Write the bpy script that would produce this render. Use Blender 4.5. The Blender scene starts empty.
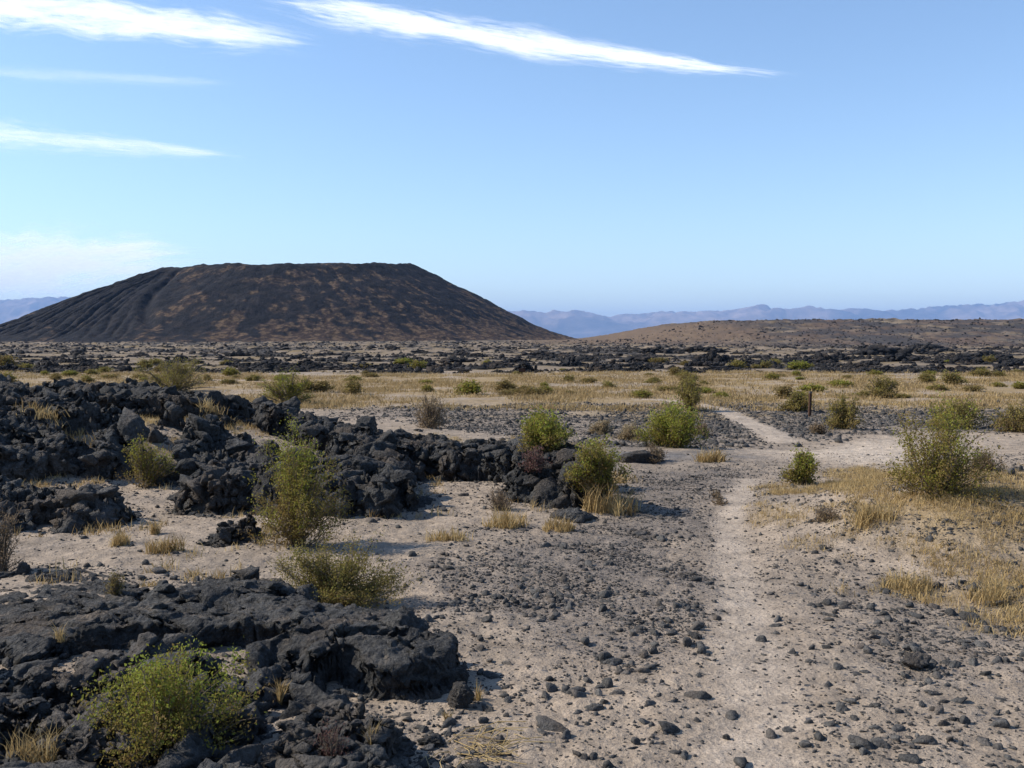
import bpy, bmesh, math, random
import numpy as np
from mathutils import Vector, Matrix

random.seed(7)
RNG = np.random.default_rng(7)
SC = bpy.context.scene
COL = SC.collection

# ------------------------------------------------------------------ camera
W, HPX = 1024, 768
F = 1005.0
CAMZ = 2.4
HORIZON = 338.0
PITCH = math.atan((HPX / 2 - HORIZON) / F)

cam_d = bpy.data.cameras.new('camera')
cam_d.sensor_width = 36.0
cam_d.lens = 36.0 * F / W
cam_d.clip_start = 0.05
cam_d.clip_end = 500000
cam = bpy.data.objects.new('camera', cam_d)
COL.objects.link(cam)
cam.location = (0, 0, CAMZ)
cam.rotation_euler = (math.pi / 2 - PITCH, 0, 0)
SC.camera = cam

def pix_dir(px, py):
    u = (px - W / 2) / F
    v = (HPX / 2 - py) / F
    c, s = math.cos(PITCH), math.sin(PITCH)
    # camera forward (0,c,-s), up (0,s,c)
    return np.array([u, c + v * s, -s + v * c])

def to_pix(x, y, z):
    c, s = math.cos(PITCH), math.sin(PITCH)
    dz = z - CAMZ
    f = y * c - dz * s
    up = y * s + dz * c
    return W / 2 + F * x / f, HPX / 2 - F * up / f

# ------------------------------------------------------------------ noise
def _hash(ix, iy, iz, seed):
    h = (ix.astype(np.uint32) * np.uint32(374761393) + iy.astype(np.uint32) * np.uint32(668265263)
         + iz.astype(np.uint32) * np.uint32(2147483647) + np.uint32((seed * 1274126177) & 0xffffffff))
    h = (h ^ (h >> np.uint32(13))) * np.uint32(1274126177)
    h = (h ^ (h >> np.uint32(16))) * np.uint32(2246822519)
    return h ^ (h >> np.uint32(15))

def _rnd(ix, iy, iz, seed):
    return _hash(ix, iy, iz, seed).astype(np.float64) / 4294967295.0

def noise2(x, y, seed=0):
    x = np.asarray(x, float); y = np.asarray(y, float)
    x0 = np.floor(x); y0 = np.floor(y)
    fx = x - x0; fy = y - y0
    ix = x0.astype(np.int64); iy = y0.astype(np.int64); zz = np.zeros_like(ix)
    sx = fx * fx * fx * (fx * (fx * 6 - 15) + 10); sy = fy * fy * fy * (fy * (fy * 6 - 15) + 10)
    def g(dx, dy):
        a = _rnd(ix + dx, iy + dy, zz, seed) * 2 * math.pi
        return np.cos(a) * (fx - dx) + np.sin(a) * (fy - dy)
    a = g(0, 0) * (1 - sx) + g(1, 0) * sx
    b = g(0, 1) * (1 - sx) + g(1, 1) * sx
    return (a * (1 - sy) + b * sy) * 1.4

def fbm2(x, y, oct=4, seed=0, gain=0.5, lac=2.03):
    s = 0; a = 1; f = 1
    for i in range(oct):
        s = s + a * noise2(x * f, y * f, seed + i * 17)
        a *= gain; f *= lac
    return s

def noise3(p, seed=0):
    p0 = np.floor(p); f = p - p0
    i = p0.astype(np.int64)
    s = f * f * (3 - 2 * f)
    out = 0
    for dx in (0, 1):
        for dy in (0, 1):
            for dz in (0, 1):
                r = _rnd(i[:, 0] + dx, i[:, 1] + dy, i[:, 2] + dz, seed) * 2 - 1
                w = (s[:, 0] if dx else 1 - s[:, 0]) * (s[:, 1] if dy else 1 - s[:, 1]) * (s[:, 2] if dz else 1 - s[:, 2])
                out = out + r * w
    return out

def fbm3(p, oct=4, seed=0, gain=0.5):
    s = 0; a = 1; f = 1
    for i in range(oct):
        s = s + a * noise3(p * f + i * 11.3, seed + i * 31)
        a *= gain; f *= 2.03
    return s

def worley2(x, y, seed=0):
    ix = np.floor(x).astype(np.int64); iy = np.floor(y).astype(np.int64); zz = np.zeros_like(ix)
    f1 = np.full(x.shape, 9.0); f2 = np.full(x.shape, 9.0)
    rid = np.zeros(x.shape); vx = np.zeros(x.shape); vy = np.zeros(x.shape); r2 = np.zeros(x.shape)
    for dx in (-1, 0, 1):
        for dy in (-1, 0, 1):
            cx = ix + dx; cy = iy + dy
            px = cx + _rnd(cx, cy, zz, seed); py = cy + _rnd(cx, cy, zz, seed + 5)
            ddx = x - px; ddy = y - py
            d = np.sqrt(ddx * ddx + ddy * ddy)
            near = d < f1
            f2 = np.where(near, f1, np.minimum(f2, d))
            f1 = np.where(near, d, f1)
            rid = np.where(near, _rnd(cx, cy, zz, seed + 9), rid)
            r2 = np.where(near, _rnd(cx, cy, zz, seed + 13), r2)
            vx = np.where(near, ddx, vx); vy = np.where(near, ddy, vy)
    return f1, f2, rid, r2, vx, vy

def worley3(p, seed=0):
    i = np.floor(p).astype(np.int64)
    f1 = np.full(len(p), 9.0); f2 = np.full(len(p), 9.0); rid = np.zeros(len(p))
    for dx in (-1, 0, 1):
        for dy in (-1, 0, 1):
            for dz in (-1, 0, 1):
                a, b, c = i[:, 0] + dx, i[:, 1] + dy, i[:, 2] + dz
                h = _hash(a, b, c, seed)
                q = np.stack([a + (h & np.uint32(1023)) / 1024.0, b + ((h >> np.uint32(10)) & np.uint32(1023)) / 1024.0, c + ((h >> np.uint32(20)) & np.uint32(1023)) / 1024.0], 1)
                d = np.linalg.norm(p - q, axis=1)
                near = d < f1
                f2 = np.where(near, f1, np.minimum(f2, d)); f1 = np.where(near, d, f1)
                rid = np.where(near, ((h * np.uint32(2654435761)) >> np.uint32(8)).astype(float) / 16777216.0, rid)
    return f1, f2, rid

def ss(a, b, x):
    t = np.clip((np.asarray(x, float) - a) / (b - a), 0, 1)
    return t * t * (3 - 2 * t)

def seg_dist(x, y, pts):
    best = np.full(np.shape(x), 1e9)
    for (ax, ay), (bx, by) in zip(pts[:-1], pts[1:]):
        dx, dy = bx - ax, by - ay
        t = np.clip(((x - ax) * dx + (y - ay) * dy) / (dx * dx + dy * dy + 1e-12), 0, 1)
        best = np.minimum(best, np.hypot(x - ax - t * dx, y - ay - t * dy))
    return best

def poly_sd(x, y, poly):
    """signed distance, positive inside"""
    x = np.asarray(x, float); y = np.asarray(y, float)
    d = seg_dist(x, y, list(poly) + [poly[0]])
    inside = np.zeros(x.shape, bool)
    n = len(poly)
    for i in range(n):
        ax, ay = poly[i]; bx, by = poly[(i + 1) % n]
        c = ((ay > y) != (by > y)) & (x < (bx - ax) * (y - ay) / (by - ay + 1e-12) + ax)
        inside ^= c
    return np.where(inside, d, -d)

# ------------------------------------------------------------------ terrain
PLATEAU = [(-60, 17.5), (-14, 16.5), (-7, 17.5), (-5.0, 19), (-3.0, 17.5), (-2.4, 19.5), (-1.2, 19.8), (-0.2, 19.0), (0.5, 16.6),
           (1.0, 16.3), (0.2, 18.8), (-2.2, 22), (-5.4, 26.5), (-9.5, 32), (-21, 45), (-60, 48)]
BANK = [(3.2, 11.5), (4.4, 10.2), (8, 9.5), (16, 11), (20, 18), (16, 21), (9.5, 20), (6.3, 17.6), (4.6, 15.6), (3.4, 14)]
SLABM = [(-9, 6.2), (-3.4, 6.0), (-2.0, 6.6), (-1.0, 7.4), (-1.0, 8.2), (-2.2, 9.2), (-4.6, 10.2), (-9, 10.6)]

def H0(x, y):
    z = -0.8 * ss(8, 42, y)
    z = z + 0.52 * ss(-0.5, 2.4, poly_sd(x, y, BANK))
    pl = poly_sd(x, y, PLATEAU)
    z = z + ss(-0.6, 2.2, pl) * (0.38 + 0.52 * ss(-3.5, -8, x))
    z = z + 0.10 * ss(-0.2, 0.9, poly_sd(x, y, SLABM))
    # broad low volcanic hill on the right, saddle towards the cone
    hl = 13.2 * ss(50, 140, x) * ss(390, 620, y) * (1 - 0.9 * ss(800, 1400, y))
    z = z + hl * (1 + 0.07 * fbm2(x / 40, y / 60, 5, 3, 0.6))
    z = z + 1.2 * ss(-300, 40, x) * ss(420, 760, y) * (1 - ss(900, 1500, y))
    # rough lava field
    lf = ss(95, 125, y) * (1 - ss(1200, 1900, y))
    z = z + lf * (0.9 * np.abs(fbm2(x / 9, y / 14, 5, 21, 0.6)) * ss(100, 300, y) + 0.35 * fbm2(x / 30, y / 40, 3, 22))
    z = z + 0.10 * fbm2(x / 6, y / 6, 3, 1) * ss(3, 9, y)
    return z

def H(x, y):
    x = np.asarray(x, float); y = np.asarray(y, float)
    z = H0(x, y)
    near = 1 - ss(40, 90, y)
    td = trail_dist(x, y)
    z = z - 0.03 * near * (1 - ss(0.1, 0.6, td))
    rough = near * (0.35 + 0.65 * ss(0.2, 0.7, td))
    z = z + rough * (0.022 * fbm2(x * 1.6, y * 1.6, 3, 5) + 0.014 * fbm2(x * 5, y * 5, 3, 6))
    return z

TRAIL_W = None
def trail_dist(x, y):
    if TRAIL_W is None:
        return np.full(np.shape(x), 9.0)
    return seg_dist(x, y, TRAIL_W) + 0.05 * fbm2(np.asarray(x, float) * 1.3, np.asarray(y, float) * 1.3, 2, 44)

def ground_at(px, py, hf=None):
    hf = hf or H
    d = pix_dir(px, py)
    ts = np.geomspace(2.0, 2500, 4000)
    x = d[0] * ts; y = d[1] * ts; z = CAMZ + d[2] * ts
    g = hf(x, y)
    k = np.argmax(z < g)
    if k == 0:
        k = len(ts) - 1
    lo, hi = ts[max(k - 1, 0)], ts[k]
    for _ in range(3):
        t = np.linspace(lo, hi, 12)
        zz = CAMZ + d[2] * t; gg = hf(d[0] * t, d[1] * t)
        j = max(int(np.argmax(zz < gg)), 1)
        lo, hi = t[j - 1], t[j]
    return float(d[0] * hi), float(d[1] * hi), float(hf(np.array([d[0] * hi]), np.array([d[1] * hi]))[0])

TRAIL_PX = [(735, 800), (752, 760), (757, 700), (746, 640), (737, 590), (731, 550), (729, 520), (736, 497), (748, 478)]
SIDE_PX = [(778, 440), (760, 428), (737, 417), (718, 409), (700, 405), (672, 401), (640, 399)]
ROAD_PX = [(560, 462), (620, 459), (700, 455), (780, 453), (850, 455), (905, 448), (970, 438)]
_tw = [ground_at(*p, H0)[:2] for p in TRAIL_PX]
SIDE_W = [ground_at(*p, H0)[:2] for p in SIDE_PX]
ROAD_W = [ground_at(*p, H0)[:2] for p in ROAD_PX]
TRAIL_W = [( _tw[0][0], 0.5)] + _tw

# zones (world) derived from what stands where
GRAVEL = [ground_at(*p)[:2] for p in [(560, 655), (470, 610), (430, 560), (500, 535), (600, 520), (625, 470), (760, 466), (745, 490), (722, 520), (718, 560), (722, 610), (700, 650), (640, 668)]]
GRAVEL_R = [ground_at(*p)[:2] for p in [(770, 545), (790, 600), (830, 650), (900, 700), (1100, 720), (1100, 600), (900, 560), (850, 525), (790, 520)]]
GRAVEL_MID = [ground_at(*p)[:2] for p in [(560, 452), (575, 420), (600, 405), (700, 403), (780, 402), (900, 408), (1100, 405), (1100, 432), (880, 428), (800, 438), (768, 440), (700, 446)]]
GRAVEL_BACK = [ground_at(*p)[:2] for p in [(330, 412), (440, 405), (580, 402), (575, 424), (520, 440), (450, 425)]]
STRAW_R = [ground_at(*p)[:2] for p in [(772, 502), (815, 525), (860, 560), (900, 600), (980, 625), (1120, 640), (1120, 470), (960, 470), (860, 462), (800, 484)]]
STRAW_PL = [(-70, 50), (-25, 47), (-6, 44), (20, 44), (80, 44), (80, 92), (-70, 92)]

def masks(x, y):
    n1 = fbm2(x * 0.8, y * 0.8, 3, 61); n2 = fbm2(x * 0.35, y * 0.25, 3, 62)
    tr = (1 - ss(0.08, 0.36, trail_dist(x, y) + 0.07 * n1)) * (0.75 + 0.25 * ss(-0.4, 0.3, n1))
    tr = np.maximum(tr, (1 - ss(0.25, 0.7, seg_dist(x, y, SIDE_W) + 0.12 * n1)))
    rd = 1 - ss(1.0, 2.4, seg_dist(x, y, ROAD_W) + 0.5 * n2)
    gr = np.maximum.reduce([ss(-0.5, 1.0, poly_sd(x, y, GRAVEL) + 0.6 * n1) * 1.0,
                            0.42 * ss(-0.4, 1.2, poly_sd(x, y, GRAVEL_R) + 0.6 * n1),
                            0.85 * ss(-2, 2, poly_sd(x, y, GRAVEL_MID) + 2.5 * n2),
                            0.8 * ss(-2, 2, poly_sd(x, y, GRAVEL_BACK) + 2.5 * n2)])
    st = np.maximum(ss(-0.3, 0.8, poly_sd(x, y, STRAW_R) + 0.9 * n1) * 0.8,
                    ss(-7, 5, poly_sd(x, y, STRAW_PL) + 4 * n2 + 9 * fbm2(x / 13, y / 11, 3, 63)) * (1 - 0.75 * ss(0.12, 0.45, fbm2(x / 16, y / 7, 4, 64))))
    st = st * (1 - 0.8 * tr)
    gr = gr * (1 - 0.9 * tr) * (1 - 0.55 * rd)
    return tr, rd, gr, st

def lerp(a, b, t):
    return a * (1 - t[:, None]) + np.array(b)[None, :] * t[:, None]

# ------------------------------------------------------------------ mesh helpers
def mesh_np(name, verts, faces, mats, smooth=True, attrs=None, cols=None, mat_index=None):
    """faces: list of (n,k) int arrays"""
    me = bpy.data.meshes.new(name)
    verts = np.asarray(verts, np.float32)
    me.vertices.add(len(verts))
    me.vertices.foreach_set('co', verts.ravel())
    faces = [np.asarray(f, np.int32) for f in faces if len(f)]
    nl = sum(f.size for f in faces); nf = sum(len(f) for f in faces)
    me.loops.add(nl); me.polygons.add(nf)
    me.loops.foreach_set('vertex_index', np.concatenate([f.ravel() for f in faces]))
    tot = np.concatenate([np.full(len(f), f.shape[1], np.int32) for f in faces])
    st = np.concatenate([[0], np.cumsum(tot)[:-1]]).astype(np.int32)
    me.polygons.foreach_set('loop_start', st)
    if smooth:
        me.polygons.foreach_set('use_smooth', np.ones(nf, bool))
    for k, v in (attrs or {}).items():
        a = me.attributes.new(k, 'FLOAT', 'POINT')
        a.data.foreach_set('value', np.asarray(v, np.float32))
    for k, v in (cols or {}).items():
        a = me.attributes.new(k, 'FLOAT_COLOR', 'POINT')
        v = np.asarray(v, np.float32)
        if v.shape[1] == 3:
            v = np.concatenate([v, np.ones((len(v), 1), np.float32)], 1)
        a.data.foreach_set('color', v.ravel())
    for m in (mats if isinstance(mats, (list, tuple)) else [mats]):
        me.materials.append(m)
    if mat_index is not None:
        me.polygons.foreach_set('material_index', np.asarray(mat_index, np.int32))
    me.update(calc_edges=True)
    me.validate()
    return me

def link(name, me, parent=None, loc=None):
    o = bpy.data.objects.new(name, me)
    COL.objects.link(o)
    if parent:
        o.parent = parent
    if loc is not None:
        o.location = loc
    return o

def tag(o, label=None, cat=None, group=None, kind=None):
    if label: o['label'] = label
    if cat: o['category'] = cat
    if group: o['group'] = group
    if kind: o['kind'] = kind
    return o

def grid_faces(nr, nc):
    i = np.arange(nr - 1)[:, None] * nc + np.arange(nc - 1)[None, :]
    i = i.ravel()
    return np.stack([i, i + 1, i + nc + 1, i + nc], 1)

# ------------------------------------------------------------------ materials
def mat(name):
    m = bpy.data.materials.new(name)
    m.use_nodes = True
    nt = m.node_tree
    b = nt.nodes['Principled BSDF']
    b.inputs['Roughness'].default_value = 0.9
    b.inputs['Specular IOR Level'].default_value = 0.08
    return m, nt, b

def nd(nt, t, **kw):
    n = nt.nodes.new(t)
    for k, v in kw.items():
        if k.startswith('i_'):
            n.inputs[k[2:].replace('_', ' ')].default_value = v
        else:
            setattr(n, k, v)
    return n

def ramp(nt, stops):
    r = nt.nodes.new('ShaderNodeValToRGB')
    e = r.color_ramp.elements
    while len(e) < len(stops):
        e.new(0.5)
    for el, (p, c) in zip(e, stops):
        el.position = p
        el.color = (c[0], c[1], c[2], 1) if isinstance(c, (tuple, list)) else (c, c, c, 1)
    return r

def mixc(nt, fac, a, b, mode='MIX'):
    n = nt.nodes.new('ShaderNodeMix'); n.data_type = 'RGBA'; n.blend_type = mode
    L = nt.links.new
    for s, v in ((0, fac), (6, a), (7, b)):
        if hasattr(v, 'is_linked') or hasattr(v, 'links'):
            L(v, n.inputs[s])
        elif isinstance(v, (tuple, list)):
            n.inputs[s].default_value = (*v[:3], 1)
        else:
            n.inputs[s].default_value = v
    return n.outputs[2]

def mth(nt, op, a, b=None):
    n = nt.nodes.new('ShaderNodeMath'); n.operation = op
    for s, v in ((0, a), (1, b)):
        if v is None: continue
        if hasattr(v, 'links'):
            nt.links.new(v, n.inputs[s])
        else:
            n.inputs[s].default_value = v
    return n.outputs[0]

def tex_noise(nt, co, scale, detail=4, rough=0.55):
    n = nd(nt, 'ShaderNodeTexNoise'); n.inputs['Scale'].default_value = scale
    n.inputs['Detail'].default_value = detail; n.inputs['Roughness'].default_value = rough
    nt.links.new(co, n.inputs['Vector'])
    return n.outputs['Fac']

def bump(nt, b, hgt, strength, dist):
    n = nd(nt, 'ShaderNodeBump'); n.inputs['Strength'].default_value = strength
    n.inputs['Distance'].default_value = dist
    nt.links.new(hgt, n.inputs['Height'])
    nt.links.new(n.outputs['Normal'], b.inputs['Normal'])

# ground: albedo from a vertex attribute, gravel speckle and grain on top
def ground_material():
    m, nt, b = mat('desert ground')
    L = nt.links.new
    co = nd(nt, 'ShaderNodeNewGeometry').outputs['Position']
    alb = nd(nt, 'ShaderNodeAttribute', attribute_name='albedo').outputs['Color']
    gra = nd(nt, 'ShaderNodeAttribute', attribute_name='gravel').outputs['Fac']
    near = nd(nt, 'ShaderNodeAttribute', attribute_name='near').outputs['Fac']
    n1 = tex_noise(nt, co, 3.0, 6, 0.65)
    n2 = tex_noise(nt, co, 45.0, 5, 0.7)
    r1 = ramp(nt, [(0.3, 0.68), (0.7, 1.25)]); L(n1, r1.inputs[0])
    c = mixc(nt, 1.0, alb, r1.outputs[0], 'MULTIPLY')
    r2 = ramp(nt, [(0.3, 0.68), (0.7, 1.28)]); L(n2, r2.inputs[0])
    c = mixc(nt, near, c, mixc(nt, 1.0, c, r2.outputs[0], 'MULTIPLY'))
    hs = n1
    for sc_, th in ((16.0, 0.30), (38.0, 0.33), (85.0, 0.36)):
        v = nd(nt, 'ShaderNodeTexVoronoi'); v.inputs['Scale'].default_value = sc_
        v.inputs['Randomness'].default_value = 1.0
        wob = nd(nt, 'ShaderNodeVectorMath', operation='ADD')
        wn = nd(nt, 'ShaderNodeTexNoise'); wn.inputs['Scale'].default_value = sc_ * 1.7
        L(co, wn.inputs['Vector'])
        ws = nd(nt, 'ShaderNodeVectorMath', operation='SCALE'); L(wn.outputs['Color'], ws.inputs[0]); ws.inputs['Scale'].default_value = 0.55 / sc_
        L(co, wob.inputs[0]); L(ws.outputs[0], wob.inputs[1])
        L(wob.outputs[0], v.inputs['Vector'])
        sep = nd(nt, 'ShaderNodeSeparateColor'); L(v.outputs['Color'], sep.inputs[0])
        # a pebble where the cell's random value is under the gravel density
        has = mth(nt, 'LESS_THAN', sep.outputs[0], mth(nt, 'ADD', mth(nt, 'MULTIPLY', gra, 0.62), 0.03))
        rr = mth(nt, 'MULTIPLY', mth(nt, 'ADD', sep.outputs[1], 0.45), th)
        ins = mth(nt, 'LESS_THAN', v.outputs['Distance'], rr)
        fac = mth(nt, 'MULTIPLY', mth(nt, 'MULTIPLY', has, ins), near)
        pc = ramp(nt, [(0.0, (0.045, 0.045, 0.05)), (0.7, (0.10, 0.095, 0.095)), (1.0, (0.24, 0.20, 0.17))]); L(sep.outputs[2], pc.inputs[0])
        c = mixc(nt, fac, c, pc.outputs[0])
        hs = mth(nt, 'ADD', hs, mth(nt, 'MULTIPLY', fac, 0.35 * 16 / sc_))
    hs = mth(nt, 'ADD', hs, mth(nt, 'ADD', mth(nt, 'MULTIPLY', n2, 0.25), mth(nt, 'MULTIPLY', tex_noise(nt, co, 10.0, 4, 0.6), 0.8)))
    L(c, b.inputs['Base Color'])
    bump(nt, b, hs, 0.8, 0.06)
    return m

def lava_material(name, base=(0.020, 0.020, 0.0215), hi=(0.150, 0.145, 0.140), scale=1.0, bstr=1.0, bd=0.075, dust=True):
    m, nt, b = mat(name)
    L = nt.links.new
    co = nd(nt, 'ShaderNodeNewGeometry').outputs['Position']
    oi = nd(nt, 'ShaderNodeObjectInfo').outputs['Random']
    n1 = tex_noise(nt, co, 2.5 * scale, 6, 0.6)
    n2 = tex_noise(nt, co, 18 * scale, 6, 0.7)
    v = nd(nt, 'ShaderNodeTexVoronoi'); v.inputs['Scale'].default_value = 28 * scale; L(co, v.inputs['Vector'])
    v2 = nd(nt, 'ShaderNodeTexVoronoi', feature='DISTANCE_TO_EDGE'); v2.inputs['Scale'].default_value = 7 * scale; L(co, v2.inputs['Vector'])
    r = ramp(nt, [(0.32, base), (0.50, tuple(0.38 * q + 0.62 * w for q, w in zip(hi, base))), (0.70, hi)])
    L(mth(nt, 'ADD', mth(nt, 'MULTIPLY', n1, 0.4), mth(nt, 'MULTIPLY', n2, 0.6)), r.inputs[0])
    c = r.outputs[0]
    # rusty brown patches
    n3 = tex_noise(nt, co, 1.1 * scale, 3, 0.5)
    rb = ramp(nt, [(0.52, 0.0), (0.66, 0.7)]); L(n3, rb.inputs[0])
    c = mixc(nt, mth(nt, 'MULTIPLY', rb.outputs[0], n2), c, (0.135, 0.098, 0.070))
    # per-object brightness
    rr = ramp(nt, [(0.0, 0.8), (1.0, 1.25)]); L(oi, rr.inputs[0])
    c = mixc(nt, 1.0, c, rr.outputs[0], 'MULTIPLY')
    if dust:
        # wind-blown sand lies in patches on faces that point up
        g = nd(nt, 'ShaderNodeNewGeometry'); sx = nd(nt, 'ShaderNodeSeparateXYZ'); L(g.outputs['Normal'], sx.inputs[0])
        up = ramp(nt, [(0.80, 0.0), (0.98, 1.0)]); L(sx.outputs['Z'], up.inputs[0])
        pn = ramp(nt, [(0.54, 0.0), (0.66, 0.8)]); L(tex_noise(nt, co, 4.0 * scale, 5, 0.7), pn.inputs[0])
        c = mixc(nt, mth(nt, 'MULTIPLY', up.outputs[0], pn.outputs[0]), c, (0.21, 0.17, 0.135))
    L(c, b.inputs['Base Color'])
    h = mth(nt, 'ADD', mth(nt, 'MULTIPLY', n2, 1.0), mth(nt, 'MULTIPLY', v.outputs['Distance'], 0.45))
    h = mth(nt, 'ADD', h, mth(nt, 'MULTIPLY', n1, 1.2))
    n5 = tex_noise(nt, co, 60 * scale, 4, 0.7)
    h = mth(nt, 'ADD', h, mth(nt, 'MULTIPLY', n5, 0.5))
    bump(nt, b, h, bstr, bd)
    b.inputs['Roughness'].default_value = 0.82
    return m

def leaf_material(name, stops, trans=0.42):
    m, nt, b = mat(name)
    L = nt.links.new
    t = nd(nt, 'ShaderNodeAttribute', attribute_name='tint').outputs['Fac']
    oi = nd(nt, 'ShaderNodeObjectInfo').outputs['Random']
    r = ramp(nt, stops)
    L(mth(nt, 'ADD', t, mth(nt, 'MULTIPLY', mth(nt, 'SUBTRACT', oi, 0.5), 0.16)), r.inputs[0])
    L(r.outputs[0], b.inputs['Base Color'])
    b.inputs['Roughness'].default_value = 0.6
    tr = nd(nt, 'ShaderNodeBsdfTranslucent'); L(r.outputs[0], tr.inputs['Color'])
    mx = nd(nt, 'ShaderNodeMixShader'); mx.inputs[0].default_value = trans
    L(b.outputs[0], mx.inputs[1]); L(tr.outputs[0], mx.inputs[2])
    L(mx.outputs[0], nt.nodes['Material Output'].inputs['Surface'])
    return m

M_GROUND = ground_material()
M_LAVA = lava_material('basalt lava')
M_LAVA_FAR = lava_material('basalt lava weathered', base=(0.012, 0.012, 0.014), hi=(0.055, 0.053, 0.053), scale=0.25, bstr=1.0, bd=0.25)
M_STONE = lava_material('loose lava stone', base=(0.022, 0.0215, 0.022), hi=(0.150, 0.142, 0.134), scale=2.5, bstr=0.8, bd=0.015, dust=False)
M_LEAF_G = leaf_material('creosote leaves', [(0.0, (0.17, 0.115, 0.045)), (0.3, (0.215, 0.17, 0.042)), (0.65, (0.215, 0.215, 0.036)), (1.0, (0.25, 0.285, 0.048))])
M_LEAF_O = leaf_material('olive brown leaves', [(0.0, (0.19, 0.135, 0.055)), (0.5, (0.21, 0.17, 0.05)), (1.0, (0.205, 0.19, 0.048))])
M_LEAF_D = leaf_material('dry tan twigs', [(0.0, (0.17, 0.12, 0.075)), (0.5, (0.26, 0.19, 0.11)), (1.0, (0.33, 0.26, 0.15))])
M_LEAF_R = leaf_material('dry reddish leaves', [(0.0, (0.10, 0.055, 0.05)), (1.0, (0.19, 0.10, 0.085))])
M_STRAW_PLAIN = leaf_material('dull dry straw', [(0.0, (0.18, 0.125, 0.062)), (0.5, (0.32, 0.225, 0.105)), (1.0, (0.44, 0.325, 0.165))], 0.3)
M_STRAW = leaf_material('dry straw', [(0.0, (0.23, 0.155, 0.07)), (0.5, (0.385, 0.27, 0.12)), (1.0, (0.50, 0.38, 0.195))], 0.3)
ms, _nt, _b = mat('grey brown stem'); _b.inputs['Base Color'].default_value = (0.15, 0.115, 0.085, 1)
_n = tex_noise(_nt, nd(_nt, 'ShaderNodeNewGeometry').outputs['Position'], 30, 3); _r = ramp(_nt, [(0.3, (0.10, 0.075, 0.055)), (0.7, (0.21, 0.165, 0.125))]); _nt.links.new(_n, _r.inputs[0]); _nt.links.new(_r.outputs[0], _b.inputs['Base Color'])
M_STEM = ms

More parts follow.
